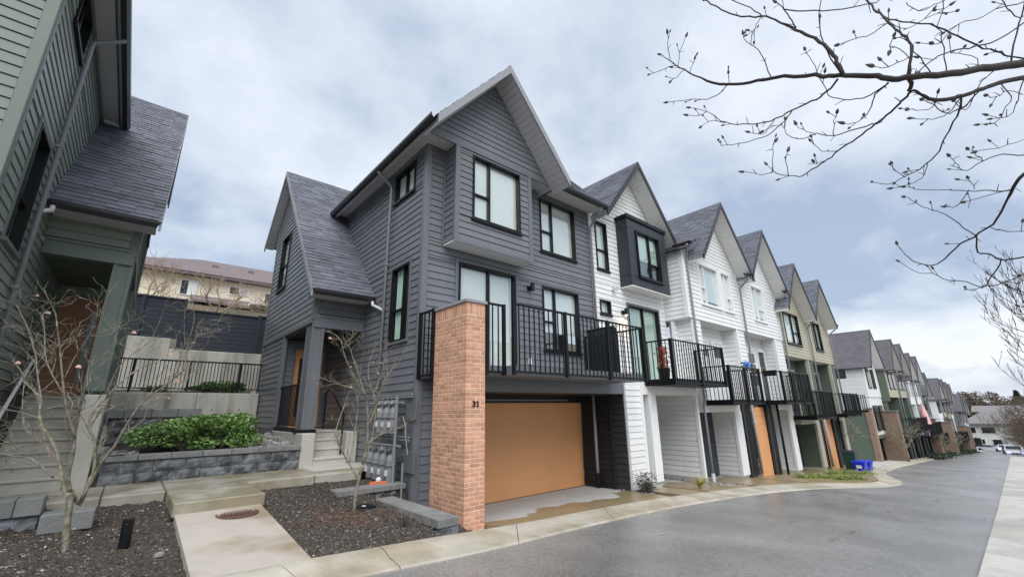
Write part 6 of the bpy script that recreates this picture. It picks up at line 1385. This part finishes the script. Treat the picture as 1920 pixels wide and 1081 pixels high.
# second street tree further along the sidewalk
base = (12.6, -1.15, zr(12.6))
S2 = thing('magnolia_tree', 'second bare street tree with thin twigs at the right edge', 'tree', base); rnd = random.Random(77)
MB().tube([Vector(base), Vector(base) + Vector((0, 0, 1.0)), Vector(base) + Vector((.05, .05, 2.2)), Vector(base) + Vector((.1, .1, 3.6))], [.10, .085, .07, .04], 8).build('trunk', 'bark_dark', S2, smooth=True)
mb = MB(); ends = []
for i in range(27):
    z = 1.35 + i * .095; a = R(100) + rnd.gauss(0, .45) if i % 4 else rnd.random() * 6.28
    grow(mb, Vector(base) + Vector((0, 0, z)), Vector((math.cos(a) * .95 - .25, math.sin(a), .12)), .012, 1.0, 3, rnd, ends, .45, (2, 4), .55, .62, .003, .09, 5)
mb.build('crown', 'bark_dark', S2)
for q, d in rnd.sample(ends, min(90, len(ends))): put_bud(q, d, .012, S2)
# bare hedge along the right verge, downhill
def hedge(label, x0, x1, y, h, seed, m='brown_wood'):
    Hh = thing('bare_hedge', label, 'hedge', ((x0 + x1) / 2, y, zr((x0 + x1) / 2))); rnd = random.Random(seed); mb = MB()
    n = int((x1 - x0) * 2.2)
    for i in range(n):
        x = x0 + (x1 - x0) * rnd.random(); grow(mb, Vector((x, y + rnd.gauss(0, .5), zr(x))), Vector((rnd.gauss(0, .3), rnd.gauss(0, .3), 1)), .03, h * .45, 3, rnd, None, .5, (2, 4), .3, .7, .008)
    mb.build('branches', 'brown_wood', Hh, kind='stuff', tone=[.5] * len(mb.f))
    leafcloud(Hh, 'dry_leaves', 'brown_wood', lambda r: (r.uniform(x0, x1), y + r.gauss(0, .7), zr((x0 + x1) / 2) + h * r.random() ** .7), .09, seed, 3500, kind='stuff')
hedge('tall brown leafless hedge at the right edge down the road', 80, 96, .35, 7.4, 41)
hedge('low brown leafless shrubs beyond the hedge at right', 99, 112, .9, 5.2, 42)
for i, (x, y, h, sd_, lb) in enumerate(((30.9, 7.0, 3.3, 51, 'bare young tree between the bins and the brick pillar'), (43.2, 6.3, 3.6, 52, 'bare spreading tree in front of the wide brick pillar'), (60.8, 6.0, 3.0, 53, 'bare tree in front of the brick pillar of the second row'), (71.2, 5.9, 2.8, 54, 'small bare tree at the third row'))):
    plain_tree('young_tree', lb, (x, y, zr(x)), h, .06, sd_, 3, 'bark', .6, L0=h * .3, minr=.008)
for i, (x, y, h, sd_, lb) in enumerate(((-.3, 24, 4.2, 61, 'bare tan tree in front of the cream house at left'), (2.3, 23, 3.3, 62, 'bare tan tree in front of the cream house at centre'), (4.4, 22, 2.8, 63, 'low bare tree beside the dark house wing'))):
    plain_tree('bare_tree', lb, (x, y, 3.2), h, .07, sd_, 4, 'bark_tan', .65, L0=h * .32, minr=.004)
# ------------------------------------------------------------------ low planting along the kerb
tuft(None, 'yellow_grass_tuft', (11.55, 5.95, zr(11.5) + .05), 90, .42, .34, 'yellow_grass', 4, .012, label='yellowing ornamental grass tuft in front of the white garages', cat='grass')
dsh = thing('dead_shrub', 'small dark dead shrub at the corner of the first driveway', 'shrub', (9.75, 6.35, zr(9.7)))
mb = MB(); rnd = random.Random(3)
for i in range(26): grow(mb, Vector((9.72 + rnd.gauss(0, .06), 6.35 + rnd.gauss(0, .06), zr(9.7))), Vector((rnd.gauss(0, .35), rnd.gauss(0, .35), 1)), .006, .22, 2, rnd, None, .6, (2, 3), .1, .7, .003)
mb.build('branches', 'bark_dark', dsh)
leafcloud(dsh, 'dry_leaves', 'conifer', lambda r: (9.72 + r.gauss(0, .13), 6.35 + r.gauss(0, .13), zr(9.7) + .08 + r.random() * .4), .02, 8, 900, kind='stuff')
dg = MB(); rnd = random.Random(13); zt_ = zs(3.0, 5.7)
tuft(None, 'dry_grass_tuft', (3.05, 5.75, zt_ - .03), 40, .34, .26, 'mulch_chip', 14, .006, label='dry grass tuft beside the low mossy block wall', cat='grass')
for k, (xa, xb, ya, yb_, t) in enumerate(((18.2, 19.5, 5.75, 5.0, 'low green groundcover strip nearest the white townhouses'), (18.75, 20.0, 4.75, 4.3, 'low green groundcover strip on the tip of the kerb island'), (21.6, 24.0, 5.7, 4.75, 'green and yellow groundcover strip before the blue bins'))):
    Gc = thing('groundcover', t, 'groundcover', ((xa + xb) / 2, (ya + yb_) / 2, zr(xa)))
    leafcloud(Gc, 'foliage', 'shrub_leaf', lambda r: (lambda u: (lerp(xa, xb, u) + r.gauss(0, .05), lerp(ya, yb_, u) + r.gauss(0, .09), zr(lerp(xa, xb, u)) + .05 + abs(r.gauss(0, .06)) * (1 + .7 * math.sin(u * 23))))(r.random()), .032, 70 + k, 2000, kind='stuff')
chips('driveway_gravel', 1300, lambda r: (9.62 + abs(r.gauss(0, .10)), r.uniform(6.2, 8.1)) if r.random() < .6 else (13.45 + r.gauss(0, .12), r.uniform(5.7, 8.6)), 'gravel', .012, .035, lambda x, y: zr(x) + (.04 if x > 10 else .0) + (0 if x > 10 else .6 * max(0, min(1, (y - 6.2) / 2)) * .0) + .02, 19, .8, label='grey gravel strips beside the garage walls')
for k, (x, y) in enumerate(((76, 5.9), (82, 5.8), (66.5, 5.9), (54.5, 5.7), (57.5, 5.7), (89, 5.8))):
    Gc = thing('low_shrub', ['dark low shrub on the kerb at the start of the third row', 'dark low shrub on the kerb at mid third row', 'dark low shrub on the kerb at the end of the second row', 'dark low shrub below the parasol balcony', 'dark low shrub beside the white units of the second row', 'dark low shrub by the last brick pillar of the third row'][k], 'shrub', (x, y, zr(x)), 'low shrubs along the kerb')
    leafcloud(Gc, 'foliage', 'conifer', lambda r: (x + r.gauss(0, .55), y + .3 + r.gauss(0, .3), zr(x) + .1 + abs(r.gauss(0, .18))), .1, 80 + k, 600, kind='stuff')
# ------------------------------------------------------------------ far end of the road
fh = thing('far_house', 'white stucco house with brown roof and balcony at the end of the road', 'house', (170, 5, -11.5))
X = 165
box('wall', X, X + 10, -3, 11.2, -13.2, -5.3, 'stucco_white', fh); box('balcony_block', X - 1.4, X, -1.8, 4.6, -13.2, -8.4, 'stucco_white', fh)
MB().poly([(X - 1.2, 12.2, -5.1), (X - 1.2, -4, -5.1), (X + 5, 2, -2.0), (X + 5, 7.4, -2.0)]).poly([(X - 1.2, 12.2, -5.1), (X + 5, 7.4, -2.0), (X + 11.2, 12.2, -5.1)]).poly([(X - 1.2, -4, -5.1), (X + 11.2, -4, -5.1), (X + 5, 2, -2.0)]).poly([(X + 11.2, 12.2, -5.1), (X + 5, 7.4, -2.0), (X + 5, 2, -2.0), (X + 11.2, -4, -5.1)]).build('roof', 'roof_grey', fh)
box('eaves', X - 1.15, X + 11.1, -3.95, 12.15, -5.4, -5.12, 'roof_grey', fh)
for ya, yb_, za, zb, dx in ((6.0, 8.6, -7.6, -5.9, 0), (5.4, 7.2, -10.4, -8.8, 0), (9.4, 10.7, -7.6, -6.0, 0), (-.6, 2.2, -7.8, -5.9, 0), (8.3, 9.1, -10.6, -8.8, 0), (.2, 1.4, -11.4, -9.2, -1.4)):
    p = box('window', X + dx - .1, X + dx, ya, yb_, za, zb, 'white_trim', fh); box('pane', X + dx - .13, X + dx - .1, ya + .14, yb_ - .14, za + .14, zb - .14, 'car_glass', p)
b = box('balcony', X - 2.4, X, -2, 4.8, -8.3, -7.95, 'stucco_white', fh)
box('railing_top', X - 2.4, X - 2.28, -2, 4.8, -6.7, -6.58, 'black_metal', b)
for i in range(20): inst('baluster', 'fhb', lambda: chb(.05, .05, 0, 1.3), 'black_metal', (X - 2.34, -1.9 + i * .345, -7.95), b)
f2 = thing('far_house', 'second far house showing only its low brown roof above the first', 'house', (190, 3, -12))
box('wall', 186, 198, -3, 9.5, -13.4, -2.7, 'stucco_white', f2)
MB().poly([(185, -4, -2.6), (185, 10.5, -2.6), (192, 10.5, -.9), (192, -4, -.9)][::-1]).poly([(192, -4, -.9), (192, 10.5, -.9), (199, 10.5, -2.6), (199, -4, -2.6)][::-1]).build('roof', 'roof_grey', f2)
def car(label, x, y, zg, rot, col):
    C = thing('parked_car', label, 'car', (x, y, zg), 'cars at the end of the road'); ca, sa = math.cos(rot), math.sin(rot)
    def Q(p): return (x + p[0] * ca - p[1] * sa, y + p[0] * sa + p[1] * ca, zg + p[2])
    prof = [(-2.2, .35), (-2.25, .65), (-2.1, .88), (-1.1, .98), (-.45, 1.42), (.9, 1.45), (1.7, 1.02), (2.15, .95), (2.2, .55), (2.1, .33)]
    m = MB(); n = len(prof)
    for wy, k in ((-.86, .985), (-.9, 1), (.9, 1), (.86, .985)):
        for px, pz in prof: m.v.append(Q((px * k, wy * (1 - .16 * max(0, (pz - .95) / .5)), pz)))
    for a in range(3):
        for i in range(n): m.f.append((a * n + i, (a + 1) * n + i, (a + 1) * n + (i + 1) % n, a * n + (i + 1) % n))
    m.f += [tuple(range(n))[::-1], tuple(3 * n + i for i in range(n))]; m.build('body', col, C)
    def pan(nm, pts, mt): MB().poly([Q(p) for p in pts]).build(nm, mt, C)
    pan('windscreen', [(-1.06, -.72, 1.03), (-1.06, .72, 1.03), (-.5, .66, 1.41), (-.5, -.66, 1.41)], 'car_glass'); pan('rear_window', [(1.68, .72, 1.06), (1.68, -.72, 1.06), (1.0, -.66, 1.43), (1.0, .66, 1.43)], 'car_glass')
    for s in (-1, 1): pan('side_window', [(-.85, s * .905, 1.0), (1.45, s * .905, 1.02), (.9, s * .78, 1.38), (-.42, s * .78, 1.36)], 'car_glass')
    for px in (-1.4, 1.35):
        for s in (-1, 1):
            MB().tube([Q((px, s * .72, .32)), Q((px, s * .93, .32))], .33, 14).build('wheel', 'tyre', C)
    for s in (-1, 1): MB().box(0, .01, 0, .01, 0, .01); pan('headlight', [(-2.26, s * .78, .62), (-2.26, s * .48, .62), (-2.23, s * .48, .78), (-2.23, s * .78, .78)], 'headlight')
    pan('grille', [(-2.265, -.42, .5), (-2.265, .42, .5), (-2.265, .42, .66), (-2.265, -.42, .66)], 'tyre')
    MB().box(0, 0, 0, 0, 0, 0)
    return C
car('pale car driving up the road with lit headlights', 140, 4.7, zr(140) + .02, 0.03, 'car_white')
car('white car parked across the end of the road', 152, 7.4, zr(152) + .02, 1.4, 'car_white')
car('pale car at the right edge beside the tall hedge', 92, 2.3, zr(97) + .02, .1, 'car_white')
# woods on the far slopes
def blob_tree(name, label, x, y, z, h, r, m, seed, kind, n=700, group='trees on the far slope'):
    Tt = thing(name, label, 'tree', (x, y, z), group); rnd = random.Random(seed)
    MB().tube([(x, y, z), (x, y, z + h * .5), (x, y, z + h * .95)], [r * .09, r * .06, .04], 6).build('trunk', 'bark_dark', Tt)
    lob = [(rnd.gauss(0, .45), rnd.gauss(0, .45), rnd.uniform(.35, .95), rnd.uniform(.25, .5)) for _ in range(9)]
    def p(q):
        if kind == 'cone':
            t = q.random() ** .8; a = q.random() * 6.28; rr = r * (1 - t) * (.55 + .5 * q.random()) + .2; return (x + math.cos(a) * rr, y + math.sin(a) * rr, z + h * (.12 + .88 * t) + q.gauss(0, .15))
        l = lob[q.randrange(9)]; d = Vector((q.gauss(0, 1), q.gauss(0, 1), q.gauss(0, 1))).normalized() * l[3] * q.uniform(.6, 1.05)
        return (x + (l[0] + d.x) * r, y + (l[1] + d.y) * r, z + h * l[2] + d.z * r * .8)
    leafcloud(Tt, 'crown', m, p, r * (.075 if kind == 'cone' else .05), seed, n * 4)
k = 0; rnd = random.Random(91)
LBL = json.loads(TREELABELS)
for (x, y, h, r, kind) in ((200, 15.5, 18, 5, 'cone'), (215, 13, 14.5, 6.5, 'round'), (212, 8, 14, 6.5, 'round'), (222, 3, 14.5, 6.5, 'round'), (226, -1.5, 17, 5, 'cone'), (212, -5.5, 18, 6, 'cone'), (228, 19, 14, 6.5, 'round'), (236, -10, 15, 6.5, 'round'), (250, 8, 17, 7, 'round'), (200, -11, 15, 6, 'round'), (240, 1, 17, 6, 'cone'), (262, 24, 16, 8, 'round'), (218, 10.5, 15, 6, 'round'), (232, 6, 15.5, 6.5, 'round'), (230, -6, 15, 6.5, 'round'), (275, 13, 18.5, 8, 'round')):
    blob_tree('conifer_tree' if kind == 'cone' else 'leafless_tree', LBL[k], x, y, -13.2, h, r, 'conifer' if kind == 'cone' else 'brown_wood', 200 + k, kind); k += 1
